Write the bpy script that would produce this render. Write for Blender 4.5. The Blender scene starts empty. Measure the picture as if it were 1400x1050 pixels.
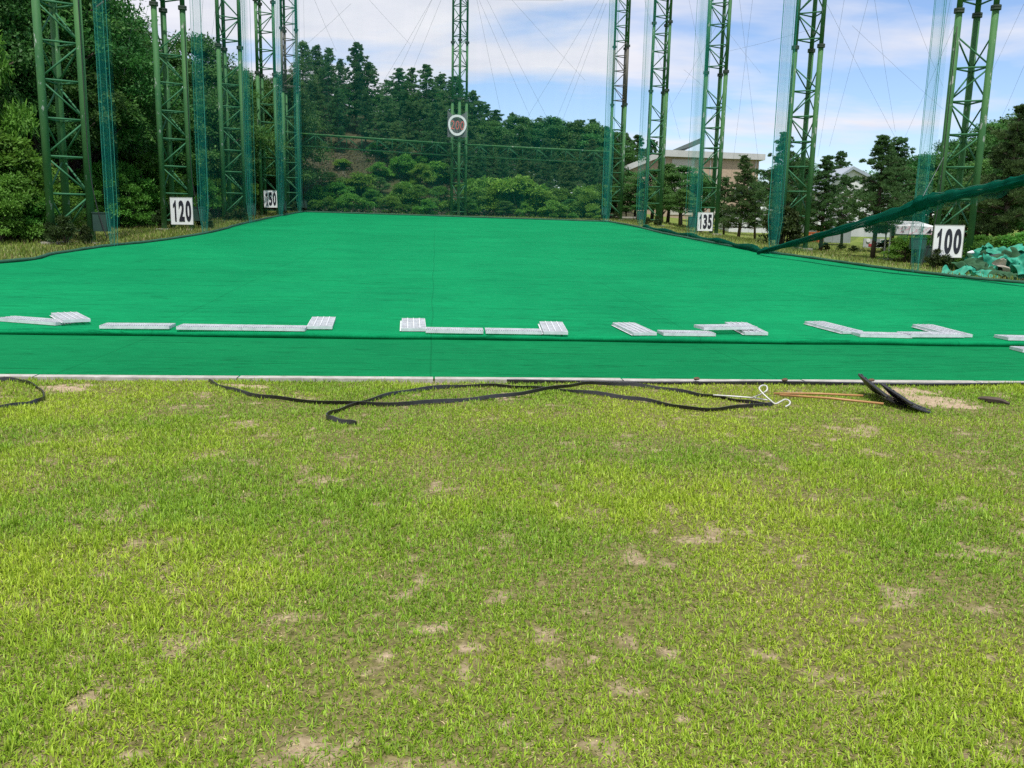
import bpy, bmesh, math, random
import numpy as np
from mathutils import Vector, Matrix
random.seed(7); RNG = np.random.default_rng(7)
scene = bpy.context.scene
COL = scene.collection
R_ = math.radians
# ------------------------------------------------------------------ camera
FPX = 1200.0
PITCH = math.atan(0.18); ROLL = 0.0215
CAM = Vector((0, 0, 1.62))
Fv = Vector((0, math.cos(PITCH), -math.sin(PITCH)))
R0 = Vector((1, 0, 0)); U0 = Vector((0, math.sin(PITCH), math.cos(PITCH)))
Rv = R0*math.cos(ROLL) + U0*math.sin(ROLL)
Uv = U0*math.cos(ROLL) - R0*math.sin(ROLL)
cam_d = bpy.data.cameras.new("camera"); cam_o = bpy.data.objects.new("camera", cam_d)
COL.objects.link(cam_o)
M = Matrix(((Rv.x, Uv.x, -Fv.x, CAM.x), (Rv.y, Uv.y, -Fv.y, CAM.y), (Rv.z, Uv.z, -Fv.z, CAM.z), (0, 0, 0, 1)))
cam_o.matrix_world = M
cam_d.sensor_width = 36; cam_d.lens = 36*FPX/1400
cam_d.clip_start = 0.05; cam_d.clip_end = 4000
scene.camera = cam_o

def ray(px, py):
    return Fv + Rv*((px-700)/FPX) + Uv*((525-py)/FPX)
def at_depth(px, py, d):
    r = ray(px, py); return CAM + r*(d/r.y)
# ------------------------------------------------------------------ terrain
AN = 0.089
CA, SA = math.cos(AN), math.sin(AN)
def uv_of(x, y): return x*CA + y*SA, -x*SA + y*CA
def xy_of(u, v): return u*CA - v*SA, u*SA + v*CA
VK, VS, STEP, SLOPE = 9.17, 12.22, 0.085, 0.036
def vs_line(u): return VS-.018*u
def zplane(v, u=0.0):
    if v < vs_line(u): return 0.03 if v > VK else 0.0
    return STEP + 0.03 + SLOPE*(v-VS)
def hit(px, py, zf, lo=1.5, hi=230, off=0.0):
    r = ray(px, py); prev = None; n = 900; d = lo
    k = (hi/lo)**(1.0/n)
    for i in range(n):
        p = CAM + r*(d/r.y)
        if p.z - zf(p.x, p.y) - off < 0:
            a, b = d/k, d
            for _ in range(30):
                m = (a+b)/2; p = CAM + r*(m/r.y)
                if p.z - zf(p.x, p.y) - off < 0: b = m
                else: a = m
            return CAM + r*(b/r.y)
        d *= k
    return CAM + r*(hi/r.y)
zp = lambda x, y: zplane(*uv_of(x, y)[::-1])
LEDGE_PX = [(0, 360), (75, 348), (150, 337), (215, 330), (290, 318), (330, 307), (380, 296), (415, 290)]
REDGE_PX = [(1400, 388), (1330, 382), (1260, 374), (1180, 364), (1100, 352.5), (1050, 346), (1000, 337.5), (940, 326), (900, 318), (868, 310), (832, 303.5)]
LEDGE = [hit(px, py, zp) for px, py in LEDGE_PX]
REDGE = [hit(px, py, zp) for px, py in REDGE_PX]
def front_pt(u, v): 
    x, y = xy_of(u, v); return Vector((x, y, zplane(v+.001, u)))
LEDGE = [front_pt(-15.5, vs_line(-15.5)), front_pt(-14.2, 17.5)] + LEDGE
REDGE = [front_pt(14.5, vs_line(14.5))] + REDGE
LY = np.array([p.y for p in LEDGE]); LX = np.array([p.x for p in LEDGE])
RY = np.array([p.y for p in REDGE]); RX = np.array([p.x for p in REDGE])
def xL(y): return np.interp(y, LY, LX)
def xR(y): return np.interp(y, RY, RX)
VFAR = max(uv_of(LEDGE[-1].x, LEDGE[-1].y)[1], uv_of(REDGE[-1].x, REDGE[-1].y)[1])
def ss(a, b, t):
    t = np.clip((t-a)/(b-a), 0, 1); return t*t*(3-2*t)
_g = np.random.default_rng(3).random((64, 64))
def vnoise(x, y):
    x = np.asarray(x, float); y = np.asarray(y, float)
    xi = np.floor(x).astype(int); yi = np.floor(y).astype(int)
    fx = x-xi; fy = y-yi; fx = fx*fx*(3-2*fx); fy = fy*fy*(3-2*fy)
    a = _g[xi % 64, yi % 64]; b = _g[(xi+1) % 64, yi % 64]; c = _g[xi % 64, (yi+1) % 64]; d = _g[(xi+1) % 64, (yi+1) % 64]
    return (a*(1-fx)+b*fx)*(1-fy) + (c*(1-fx)+d*fx)*fy
def fbm(x, y, o=4):
    s = 0; a = .5; t = 0
    for i in range(o):
        s = s + a*vnoise(x*2**i+17*i, y*2**i+9*i); t += a; a *= .5
    return s/t
def surf_np(x, y):
    u = x*CA + y*SA; v = -x*SA + y*CA
    vc = np.minimum(v, VFAR)
    z = np.where(v < VS-.018*u, np.where(v > VK, .03, 0.0), STEP+.03+SLOPE*(vc-VS))
    dl = np.maximum(xL(y)-x, 0); dr = np.maximum(x-xR(y), 0)
    dr = np.where(y > 70, np.minimum(dr, np.maximum(x-9, 0)), dr)
    fv = ss(10, 22, v)
    left = fv*np.minimum(0.42*np.maximum(dl-5.0, 0)**1.05, 16)
    back = np.minimum(.56*np.maximum(v-VFAR-6.0, 0), 13)
    back = back*(0.12+0.88*(1-ss(-24, 16, x)))
    hill = np.maximum(left, back)*(.92+.16*fbm(x*.12, y*.12))
    z = z + hill - ss(1, 12, dr)*1.0*fv
    return z
def surf(x, y): return float(surf_np(np.array([x]), np.array([y]))[0])
def G(px, py, off=0.0): return hit(px, py, surf, off=off)

# ------------------------------------------------------------------ materials
MATS = {}
def newmat(name):
    m = bpy.data.materials.new(name); m.use_nodes = True
    nt = m.node_tree; nt.nodes.clear(); MATS[name] = m
    out = nt.nodes.new('ShaderNodeOutputMaterial')
    return m, nt, out
def N(nt, t, **kw):
    n = nt.nodes.new(t)
    for k, v in kw.items():
        if k in n.inputs: n.inputs[k].default_value = v
        else: setattr(n, k, v)
    return n
def L(nt, a, b): nt.links.new(a, b)
def ramp(nt, stops, fac):
    r = nt.nodes.new('ShaderNodeValToRGB'); e = r.color_ramp.elements
    while len(e) < len(stops): e.new(0.5)
    for i, (p, c) in enumerate(stops):
        e[i].position = p; e[i].color = (*c, 1) if len(c) == 3 else c
    L(nt, fac, r.inputs[0]); return r
def noise(nt, scale, detail=4, vec=None, rough=.55, obj=True):
    n = N(nt, 'ShaderNodeTexNoise', Scale=scale, Detail=detail, Roughness=rough)
    if vec is None:
        tc = N(nt, 'ShaderNodeTexCoord'); vec = tc.outputs['Object']
    L(nt, vec, n.inputs['Vector']); return n
def simple(name, c1, c2=None, scale=6, rough=.7, metal=0, bump=0.0, spec=.5, stretch=None):
    m, nt, out = newmat(name)
    b = N(nt, 'ShaderNodeBsdfPrincipled', Roughness=rough, Metallic=metal)
    b.inputs['Specular IOR Level'].default_value = spec
    vec = None
    if stretch:
        tc = N(nt, 'ShaderNodeTexCoord'); mp = N(nt, 'ShaderNodeMapping'); mp.inputs['Scale'].default_value = stretch
        L(nt, tc.outputs['Object'], mp.inputs[0]); vec = mp.outputs[0]
    n = noise(nt, scale, 5, vec)
    r = ramp(nt, [(.3, c1), (.7, c2 or tuple(x*.75 for x in c1))], n.outputs[0])
    L(nt, r.outputs[0], b.inputs['Base Color'])
    if bump:
        bp = N(nt, 'ShaderNodeBump', Strength=bump, Distance=.02); L(nt, n.outputs[0], bp.inputs['Height']); L(nt, bp.outputs[0], b.inputs['Normal'])
    L(nt, b.outputs[0], out.inputs[0]); return m

def leafmat(name, dark, light, trans=.35, var=.5, hue=None):
    m, nt, out = newmat(name)
    at = N(nt, 'ShaderNodeAttribute', attribute_name='rnd')
    oi = N(nt, 'ShaderNodeObjectInfo')
    r = ramp(nt, [(0, dark), (1, light)], at.outputs['Fac'])
    mth = N(nt, 'ShaderNodeMapRange'); mth.inputs['To Min'].default_value = 1-var*.5; mth.inputs['To Max'].default_value = 1+var*.5
    L(nt, oi.outputs['Random'], mth.inputs[0])
    hs = N(nt, 'ShaderNodeHueSaturation'); L(nt, r.outputs[0], hs.inputs['Color']); L(nt, mth.outputs[0], hs.inputs['Value'])
    mh = N(nt, 'ShaderNodeMapRange'); mh.inputs['To Min'].default_value = .475; mh.inputs['To Max'].default_value = .52
    m2 = N(nt, 'ShaderNodeMath', operation='FRACT'); m3 = N(nt, 'ShaderNodeMath', operation='MULTIPLY'); m3.inputs[1].default_value = 7.31
    L(nt, oi.outputs['Random'], m3.inputs[0]); L(nt, m3.outputs[0], m2.inputs[0]); L(nt, m2.outputs[0], mh.inputs[0]); L(nt, mh.outputs[0], hs.inputs['Hue'])
    d = N(nt, 'ShaderNodeBsdfPrincipled', Roughness=.55); d.inputs['Specular IOR Level'].default_value = .25
    L(nt, hs.outputs[0], d.inputs['Base Color'])
    t = N(nt, 'ShaderNodeBsdfTranslucent'); L(nt, hs.outputs[0], t.inputs[0])
    mx = N(nt, 'ShaderNodeMixShader'); mx.inputs[0].default_value = trans
    L(nt, d.outputs[0], mx.inputs[1]); L(nt, t.outputs[0], mx.inputs[2]); L(nt, mx.outputs[0], out.inputs[0])
    return m
leafmat('leaf_broad', (.028, .105, .024), (.095, .245, .052), .40, .6)
leafmat('leaf_shrub', (.048, .155, .018), (.125, .310, .042), .4, .5)
leafmat('leaf_bank', (.058, .175, .024), (.150, .350, .045), .4, .5)
leafmat('leaf_pine', (.048, .120, .042), (.130, .245, .082), .35, .5)
leafmat('leaf_weed', (.018, .040, .012), (.060, .105, .025), .3, .5)
leafmat('leaf_dry', (.034, .032, .020), (.105, .092, .065), .1, .3)
simple('bark', (.10, .075, .055), (.05, .038, .03), 8, .9, bump=.5, stretch=(1, 1, .25))

def blademat(name, trans):
    m, nt, out = newmat(name)
    at = N(nt, 'ShaderNodeAttribute', attribute_name='Col')
    d = N(nt, 'ShaderNodeBsdfPrincipled', Roughness=.5); d.inputs['Specular IOR Level'].default_value = .35
    t = N(nt, 'ShaderNodeBsdfTranslucent'); mx = N(nt, 'ShaderNodeMixShader'); mx.inputs[0].default_value = trans
    L(nt, at.outputs['Color'], d.inputs['Base Color']); L(nt, at.outputs['Color'], t.inputs[0])
    L(nt, d.outputs[0], mx.inputs[1]); L(nt, t.outputs[0], mx.inputs[2]); L(nt, mx.outputs[0], out.inputs[0])
blademat('blade', .35)

# painted steel of the masts: green paint with grey peeled spots
def mast_mat(name, c1, c2, peel, spot):
    m, nt, out = newmat(name)
    b = N(nt, 'ShaderNodeBsdfPrincipled', Roughness=.68); b.inputs['Specular IOR Level'].default_value = .25
    tc = N(nt, 'ShaderNodeTexCoord'); mp = N(nt, 'ShaderNodeMapping'); mp.inputs['Scale'].default_value = (1, 1, .35)
    L(nt, tc.outputs['Object'], mp.inputs[0])
    n1 = noise(nt, 2.2, 5, mp.outputs[0]); r1 = ramp(nt, [(.3, c1), (.7, c2)], n1.outputs[0])
    n2 = noise(nt, 5, 6, mp.outputs[0], .7); r2 = ramp(nt, [(peel, (0, 0, 0)), (peel+.03, (1, 1, 1))], n2.outputs[0])
    mx = N(nt, 'ShaderNodeMix', data_type='RGBA'); L(nt, r2.outputs[0], mx.inputs[0]); L(nt, r1.outputs[0], mx.inputs[6]); mx.inputs[7].default_value = (*spot, 1)
    L(nt, mx.outputs[2], b.inputs['Base Color']); L(nt, b.outputs[0], out.inputs[0])
mast_mat('mast_paint', (.026, .108, .040), (.058, .165, .050), .61, (.26, .30, .27))
mast_mat('brace_paint', (.028, .125, .060), (.040, .160, .070), .78, (.2, .22, .2))
mast_mat('rust_leg', (.10, .095, .075), (.14, .13, .115), .7, (.20, .19, .18))
simple('flange_dark', (.02, .045, .03), (.04, .06, .04), 8, .7)
simple('box_green', (.010, .040, .032), (.016, .055, .04), 4, .6)
simple('cable', (.20, .21, .23), (.14, .15, .16), 4, .6)
simple('hose_black', (.012, .014, .014), (.02, .022, .022), 4, .6)
simple('sign_white', (.78, .80, .82), (.68, .71, .74), 2.5, .45)
simple('sign_ink', (.010, .012, .022), (.016, .018, .03), 4, .5)
simple('sign_red', (.70, .16, .14), (.60, .13, .12), 4, .6)
simple('plastic_black', (.012, .012, .013), (.025, .025, .026), 9, .38)
simple('plastic_grey', (.035, .036, .04), (.06, .06, .066), 9, .42)
simple('handle_orange', (.46, .25, .09), (.30, .15, .055), 12, .5)
simple('pipe_white', (.60, .60, .58), (.42, .42, .39), 9, .4)
simple('galvanised', (.72, .75, .78), (.50, .53, .56), 9, .5, metal=.15)
simple('concrete', (.44, .42, .39), (.27, .255, .23), 9, .9, bump=.3)
simple('clod', (.16, .10, .06), (.09, .06, .04), 20, .95, bump=.6)
simple('wall_white', (.66, .67, .68), (.54, .56, .58), .8, .7)
simple('wall_grey', (.42, .45, .48), (.36, .38, .41), .8, .7)
simple('roof_blue', (.34, .39, .45), (.28, .33, .39), .8, .5)
simple('roof_dark', (.07, .10, .10), (.11, .14, .13), .8, .6)
simple('fascia', (.52, .53, .52), (.42, .43, .42), .8, .6)
simple('panel_pale', (.52, .50, .46), (.44, .42, .38), .8, .6)
simple('window_glass', (.03, .045, .06), (.05, .07, .09), .6, .12)
simple('orange_paint', (.62, .17, .05), (.50, .13, .04), 3, .5)
simple('red_paint', (.42, .04, .05), (.34, .03, .04), 3, .5)
simple('tarp_teal', (.016, .30, .19), (.010, .20, .125), 5, .65, bump=.3)
simple('tarp_dark', (.010, .055, .020), (.018, .085, .03), 7, .85, bump=.4)
simple('tarp_cream', (.46, .43, .36), (.36, .33, .27), 4, .8)
simple('bag_dark', (.012, .02, .018), (.022, .03, .026), 6, .6)

def brick():
    m, nt, out = newmat('brick_tan')
    b = N(nt, 'ShaderNodeBsdfPrincipled', Roughness=.85)
    tc = N(nt, 'ShaderNodeTexCoord'); mp = N(nt, 'ShaderNodeMapping'); mp.inputs['Rotation'].default_value = (R_(90), 0, 0)
    L(nt, tc.outputs['Object'], mp.inputs[0])
    t = N(nt, 'ShaderNodeTexBrick', Scale=2.2); t.inputs['Color1'].default_value = (.46, .345, .245, 1); t.inputs['Color2'].default_value = (.38, .275, .195, 1); t.inputs['Mortar'].default_value = (.38, .32, .26, 1)
    L(nt, mp.outputs[0], t.inputs[0]); L(nt, t.outputs[0], b.inputs['Base Color']); L(nt, b.outputs[0], out.inputs[0])
brick()
def banner():
    m, nt, out = newmat('banner_print')
    b = N(nt, 'ShaderNodeBsdfPrincipled', Roughness=.6)
    tc = N(nt, 'ShaderNodeTexCoord'); mp = N(nt, 'ShaderNodeMapping'); mp.inputs['Scale'].default_value = (3.2, 1, 6)
    L(nt, tc.outputs['Object'], mp.inputs[0])
    n = noise(nt, 1.6, 3, mp.outputs[0]); r = ramp(nt, [(.52, (.74, .74, .80)), (.60, (.72, .42, .52))], n.outputs[0])
    L(nt, r.outputs[0], b.inputs['Base Color']); L(nt, b.outputs[0], out.inputs[0])
banner()
def turf(name, c1, c2):
    m, nt, out = newmat(name)
    b = N(nt, 'ShaderNodeBsdfPrincipled', Roughness=1.0); b.inputs['Specular IOR Level'].default_value = .03
    b.inputs['Sheen Weight'].default_value = .0; b.inputs['Sheen Roughness'].default_value = .5; b.inputs['Sheen Tint'].default_value = (.1, .9, .45, 1)
    tc = N(nt, 'ShaderNodeTexCoord'); rot = N(nt, 'ShaderNodeMapping'); rot.inputs['Rotation'].default_value = (0, 0, -AN)
    L(nt, tc.outputs['Object'], rot.inputs[0])
    big = noise(nt, .22, 4, rot.outputs[0]); r = ramp(nt, [(.3, c1), (.72, c2)], big.outputs[0])
    # woven grain along the roll
    mp = N(nt, 'ShaderNodeMapping'); mp.inputs['Scale'].default_value = (1.2, 9, 1); L(nt, rot.outputs[0], mp.inputs[0])
    g = noise(nt, 3.0, 6, mp.outputs[0], .65)
    mp2 = N(nt, 'ShaderNodeMapping'); mp2.inputs['Scale'].default_value = (.16, 2.2, 1); mp2.inputs['Rotation'].default_value = (0, 0, .05); L(nt, rot.outputs[0], mp2.inputs[0])
    w = noise(nt, 1.0, 5, mp2.outputs[0], .6)
    # thin dark crease where the stretched noise crosses its middle
    ab = N(nt, 'ShaderNodeMath', operation='SUBTRACT'); L(nt, w.outputs[0], ab.inputs[0]); ab.inputs[1].default_value = .5
    a2 = N(nt, 'ShaderNodeMath', operation='ABSOLUTE'); L(nt, ab.outputs[0], a2.inputs[0])
    cr = ramp(nt, [(0, (.62, .62, .62)), (.012, (1, 1, 1))], a2.outputs[0])
    gr = ramp(nt, [(.25, (.74, .74, .74)), (.75, (1.2, 1.2, 1.2))], g.outputs[0])
    fine = noise(nt, 60, 3, rot.outputs[0]); fr = ramp(nt, [(.3, (.80, .80, .80)), (.7, (1.15, 1.15, 1.15))], fine.outputs[0])
    def mul(a, c):
        x = N(nt, 'ShaderNodeMix', data_type='RGBA', blend_type='MULTIPLY'); x.inputs[0].default_value = 1; L(nt, a, x.inputs[6]); L(nt, c, x.inputs[7]); return x.outputs[2]
    sp = N(nt, 'ShaderNodeSeparateXYZ'); L(nt, rot.outputs[0], sp.inputs[0])
    sw = noise(nt, .3, 1, rot.outputs[0])
    a1 = N(nt, 'ShaderNodeMath', operation='MULTIPLY_ADD'); L(nt, sw.outputs[0], a1.inputs[0]); a1.inputs[1].default_value = .10; L(nt, sp.outputs[0], a1.inputs[2])
    pp = N(nt, 'ShaderNodeMath', operation='PINGPONG'); L(nt, a1.outputs[0], pp.inputs[0]); pp.inputs[1].default_value = 1.9
    sr = ramp(nt, [(.0, (.78, .78, .78)), (.008, (.84, .84, .84)), (.014, (1, 1, 1))], pp.outputs[0])
    dn = noise(nt, .5, 5, rot.outputs[0], .7); dr_ = ramp(nt, [(.35, (.86, .90, .90)), (.62, (1.08, 1.05, 1.02))], dn.outputs[0])
    fr = type('o', (), {'outputs': [mul(mul(fr.outputs[0], sr.outputs[0]), dr_.outputs[0])]})
    c = mul(mul(mul(r.outputs[0], gr.outputs[0]), fr.outputs[0]), cr.outputs[0])
    L(nt, c, b.inputs['Base Color'])
    bp = N(nt, 'ShaderNodeBump', Strength=.8, Distance=.03); L(nt, w.outputs[0], bp.inputs['Height'])
    bp2 = N(nt, 'ShaderNodeBump', Strength=.5, Distance=.006); L(nt, fine.outputs[0], bp2.inputs['Height']); L(nt, bp.outputs[0], bp2.inputs['Normal']); L(nt, bp2.outputs[0], b.inputs['Normal'])
    L(nt, b.outputs[0], out.inputs[0])
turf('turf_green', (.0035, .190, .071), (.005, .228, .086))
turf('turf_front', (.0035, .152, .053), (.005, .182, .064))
simple('hem_green', (.006, .055, .03), (.012, .085, .045), 5, .8)
def lawnmat():
    m, nt, out = newmat('lawn_soil')
    b = N(nt, 'ShaderNodeBsdfPrincipled', Roughness=.95); b.inputs['Specular IOR Level'].default_value = .1
    at = N(nt, 'ShaderNodeAttribute', attribute_name='bare')
    n = noise(nt, 30, 6, None, .65); n2 = noise(nt, 9, 4)
    soil = ramp(nt, [(.25, (.20, .145, .09)), (.5, (.36, .275, .185)), (.75, (.50, .41, .29))], n.outputs[0])
    th = ramp(nt, [(.3, (.060, .060, .018)), (.7, (.23, .20, .085))], n.outputs[0])  # thatch, darkened to stand for shadow in the gaps between blades
    ad = N(nt, 'ShaderNodeMath', operation='ADD'); L(nt, at.outputs['Fac'], ad.inputs[0]); 
    s2 = N(nt, 'ShaderNodeMapRange'); s2.inputs['To Min'].default_value = -.25; s2.inputs['To Max'].default_value = .25; L(nt, n2.outputs[0], s2.inputs[0]); L(nt, s2.outputs[0], ad.inputs[1])
    rr = ramp(nt, [(.25, (0, 0, 0)), (.7, (1, 1, 1))], ad.outputs[0])
    mx = N(nt, 'ShaderNodeMix', data_type='RGBA'); L(nt, rr.outputs[0], mx.inputs[0]); L(nt, th.outputs[0], mx.inputs[6]); L(nt, soil.outputs[0], mx.inputs[7])
    L(nt, mx.outputs[2], b.inputs['Base Color'])
    bp = N(nt, 'ShaderNodeBump', Strength=.6, Distance=.02); L(nt, n.outputs[0], bp.inputs['Height']); L(nt, bp.outputs[0], b.inputs['Normal'])
    L(nt, b.outputs[0], out.inputs[0])
lawnmat()
def groundmat():
    m, nt, out = newmat('ground_mix')
    b = N(nt, 'ShaderNodeBsdfPrincipled', Roughness=.95); b.inputs['Specular IOR Level'].default_value = .1
    at = N(nt, 'ShaderNodeAttribute', attribute_name='wood')
    n = noise(nt, .7, 7, None, .65); n2 = noise(nt, .25, 6, None, .6)
    gr = ramp(nt, [(.3, (.08, .135, .022)), (.55, (.145, .19, .04)), (.75, (.23, .20, .095))], n.outputs[0])
    fl = ramp(nt, [(.3, (.030, .038, .015)), (.55, (.060, .055, .030)), (.75, (.115, .095, .062))], n2.outputs[0])
    mx = N(nt, 'ShaderNodeMix', data_type='RGBA'); L(nt, at.outputs['Fac'], mx.inputs[0]); L(nt, gr.outputs[0], mx.inputs[6]); L(nt, fl.outputs[0], mx.inputs[7])
    L(nt, mx.outputs[2], b.inputs['Base Color']); L(nt, b.outputs[0], out.inputs[0])
groundmat()
def netmat(name, col, fac, stripe=0):
    m, nt, out = newmat(name)
    d = N(nt, 'ShaderNodeBsdfDiffuse'); d.inputs[0].default_value = (*col, 1)
    t = N(nt, 'ShaderNodeBsdfTranslucent'); t.inputs[0].default_value = (*col, 1)
    a = N(nt, 'ShaderNodeMixShader'); a.inputs[0].default_value = .5; L(nt, d.outputs[0], a.inputs[1]); L(nt, t.outputs[0], a.inputs[2])
    tr = N(nt, 'ShaderNodeBsdfTransparent'); mx = N(nt, 'ShaderNodeMixShader')
    tc = N(nt, 'ShaderNodeTexCoord'); mp = N(nt, 'ShaderNodeMapping'); mp.inputs['Scale'].default_value = (1, 1, .06); L(nt, tc.outputs['Object'], mp.inputs[0])
    n = noise(nt, 1.4, 4, mp.outputs[0]); mr = N(nt, 'ShaderNodeMapRange'); mr.inputs['From Min'].default_value = .3; mr.inputs['From Max'].default_value = .7
    mr.inputs['To Min'].default_value = fac*.75; mr.inputs['To Max'].default_value = fac*1.25; L(nt, n.outputs[0], mr.inputs[0])
    L(nt, mr.outputs[0], mx.inputs[0]); L(nt, tr.outputs[0], mx.inputs[1]); L(nt, a.outputs[0], mx.inputs[2]); L(nt, mx.outputs[0], out.inputs[0])
netmat('net_sheer', (.03, .38, .32), .08)
netmat('net_fold', (.03, .40, .34), .05)
simple('net_cord', (.02, .26, .20), (.012, .18, .14), 6, .8)
netmat('net_roll', (.006, .115, .075), .85)
netmat('net_drape', (.010, .16, .11), .30)
netmat('banner_mesh', (.26, .26, .29), .78)

# ------------------------------------------------------------------ builders
def put(o, parent=None):
    COL.objects.link(o)
    if parent is not None: o.parent = parent
    return o
class MB:
    def __init__(s): s.v = []; s.f = []
    def quad_box(s, pts):  # 8 corners: bottom ring 4, top ring 4
        b = len(s.v); s.v += [tuple(p) for p in pts]
        s.f += [(b, b+3, b+2, b+1), (b+4, b+5, b+6, b+7)] + [(b+i, b+(i+1) % 4, b+4+(i+1) % 4, b+4+i) for i in range(4)]
    def box(s, x0, y0, z0, x1, y1, z1):
        s.quad_box([(x0, y0, z0), (x1, y0, z0), (x1, y1, z0), (x0, y1, z0), (x0, y0, z1), (x1, y0, z1), (x1, y1, z1), (x0, y1, z1)])
    def tube(s, pts, rad, n=6, cap=True):
        pts = [Vector(p) for p in pts]; k = len(pts)
        rads = rad if isinstance(rad, (list, tuple)) else [rad]*k
        b = len(s.v); prev = None
        for i, p in enumerate(pts):
            t = (pts[min(i+1, k-1)]-pts[max(i-1, 0)]).normalized()
            if prev is None: prev = t.orthogonal().normalized()
            a = (prev - t*prev.dot(t)); a = a.normalized() if a.length > 1e-6 else t.orthogonal().normalized()
            prev = a; c = t.cross(a)
            for j in range(n):
                w = 2*math.pi*j/n; s.v.append(tuple(p+(a*math.cos(w)+c*math.sin(w))*rads[i]))
        for i in range(k-1):
            for j in range(n):
                s.f.append((b+i*n+j, b+i*n+(j+1) % n, b+(i+1)*n+(j+1) % n, b+(i+1)*n+j))
        if cap:
            s.f.append(tuple(b+j for j in reversed(range(n)))); s.f.append(tuple(b+(k-1)*n+j for j in range(n)))
    def grid(s, rows):
        b = len(s.v); m = len(rows[0])
        for r in rows: s.v += [tuple(p) for p in r]
        for i in range(len(rows)-1):
            for j in range(m-1): s.f.append((b+i*m+j, b+i*m+j+1, b+(i+1)*m+j+1, b+(i+1)*m+j))
    def mesh(s, name, mat, smooth=False):
        me = bpy.data.meshes.new(name); me.from_pydata(s.v, [], s.f); me.update()
        me.materials.append(MATS[mat])
        if smooth: me.shade_smooth()
        return me
    def build(s, name, mat, parent=None, smooth=False):
        return put(bpy.data.objects.new(name, s.mesh(name, mat, smooth)), parent)
def tag(o, label=None, cat=None, group=None, kind=None):
    if label: o['label'] = label
    if cat: o['category'] = cat
    if group: o['group'] = group
    if kind: o['kind'] = kind
    return o
def empty(name, loc, rz=0, label=None, cat=None, group=None):
    o = bpy.data.objects.new(name, None); o.location = loc; o.rotation_euler = (0, 0, rz); o.empty_display_size = .2
    put(o); return tag(o, label, cat, group)
def copy_tree(o, parent=None):
    c = o.copy(); COL.objects.link(c); c.parent = parent
    for ch in list(o.children): copy_tree(ch, c)
    return c
def np_mesh(name, V, faces4=None, faces3=None, attrs=None, mat=None, colors=None):
    me = bpy.data.meshes.new(name); me.vertices.add(len(V)); me.vertices.foreach_set('co', V.astype(np.float32).ravel())
    n4 = 0 if faces4 is None else len(faces4); n3 = 0 if faces3 is None else len(faces3)
    li = np.concatenate([x.ravel() for x in (faces4, faces3) if x is not None]).astype(np.int32)
    me.loops.add(len(li)); me.loops.foreach_set('vertex_index', li)
    st = np.concatenate([np.arange(n4)*4, n4*4+np.arange(n3)*3]).astype(np.int32)
    me.polygons.add(n4+n3); me.polygons.foreach_set('loop_start', st)
    me.update(calc_edges=True)
    for k, a in (attrs or {}).items():
        at = me.attributes.new(k, 'FLOAT', 'POINT'); at.data.foreach_set('value', a.astype(np.float32))
    if colors is not None:
        at = me.attributes.new('Col', 'FLOAT_COLOR', 'POINT'); c = np.ones((len(V), 4), np.float32); c[:, :3] = colors; at.data.foreach_set('color', c.ravel())
    if mat: me.materials.append(MATS[mat])
    return me
def smooth_path(pts, n=8):
    P = [Vector(p) for p in pts]; out = []
    for i in range(len(P)-1):
        p0 = P[max(i-1, 0)]; p1 = P[i]; p2 = P[i+1]; p3 = P[min(i+2, len(P)-1)]
        for k in range(n):
            t = k/n
            out.append(.5*((2*p1)+(p2-p0)*t+(2*p0-5*p1+4*p2-p3)*t*t+(3*p1-p0-3*p2+p3)*t**3))
    return out+[P[-1]]

# ------------------------------------------------------------------ ground sheets
def axis(segs):
    a = []
    for s, e, st in segs: a += list(np.arange(s, e, st))
    a.append(segs[-1][1]); return np.array(a)
def ground_sheet():
    xs = axis([(-700, -120, 40), (-120, -50, 5), (-50, 50, 1.0), (50, 120, 5), (120, 700, 40)])
    ys = axis([(-300, -20, 40), (-20, 9, 3), (9, 110, 1.0), (110, 160, 4), (160, 900, 40)])
    X, Y = np.meshgrid(xs, ys)
    Z = surf_np(X, Y)
    v = -X*SA+Y*CA
    inside = np.minimum(np.minimum(X-xL(Y), xR(Y)-X), VFAR+1-v)
    Z = Z - .06 - .12*((inside > -1.2) & (v > VK-2)) - .06*(v < VK+1)
    wood = np.clip(ss(3.0, 6.5, xL(Y)-X)*ss(12, 20, v) + ss(1.5, 4, v-VFAR)*(X < 14), 0, 1)
    nx, ny = len(xs), len(ys)
    idx = np.arange(nx*ny).reshape(ny, nx)
    f = np.stack([idx[:-1, :-1], idx[:-1, 1:], idx[1:, 1:], idx[1:, :-1]], -1).reshape(-1, 4)
    me = np_mesh('ground', np.stack([X, Y, Z], -1).reshape(-1, 3), f, attrs={'wood': wood.ravel()}, mat='ground_mix')
    me.shade_smooth()
    tag(put(bpy.data.objects.new('ground', me)), kind='structure')
ground_sheet()
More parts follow.
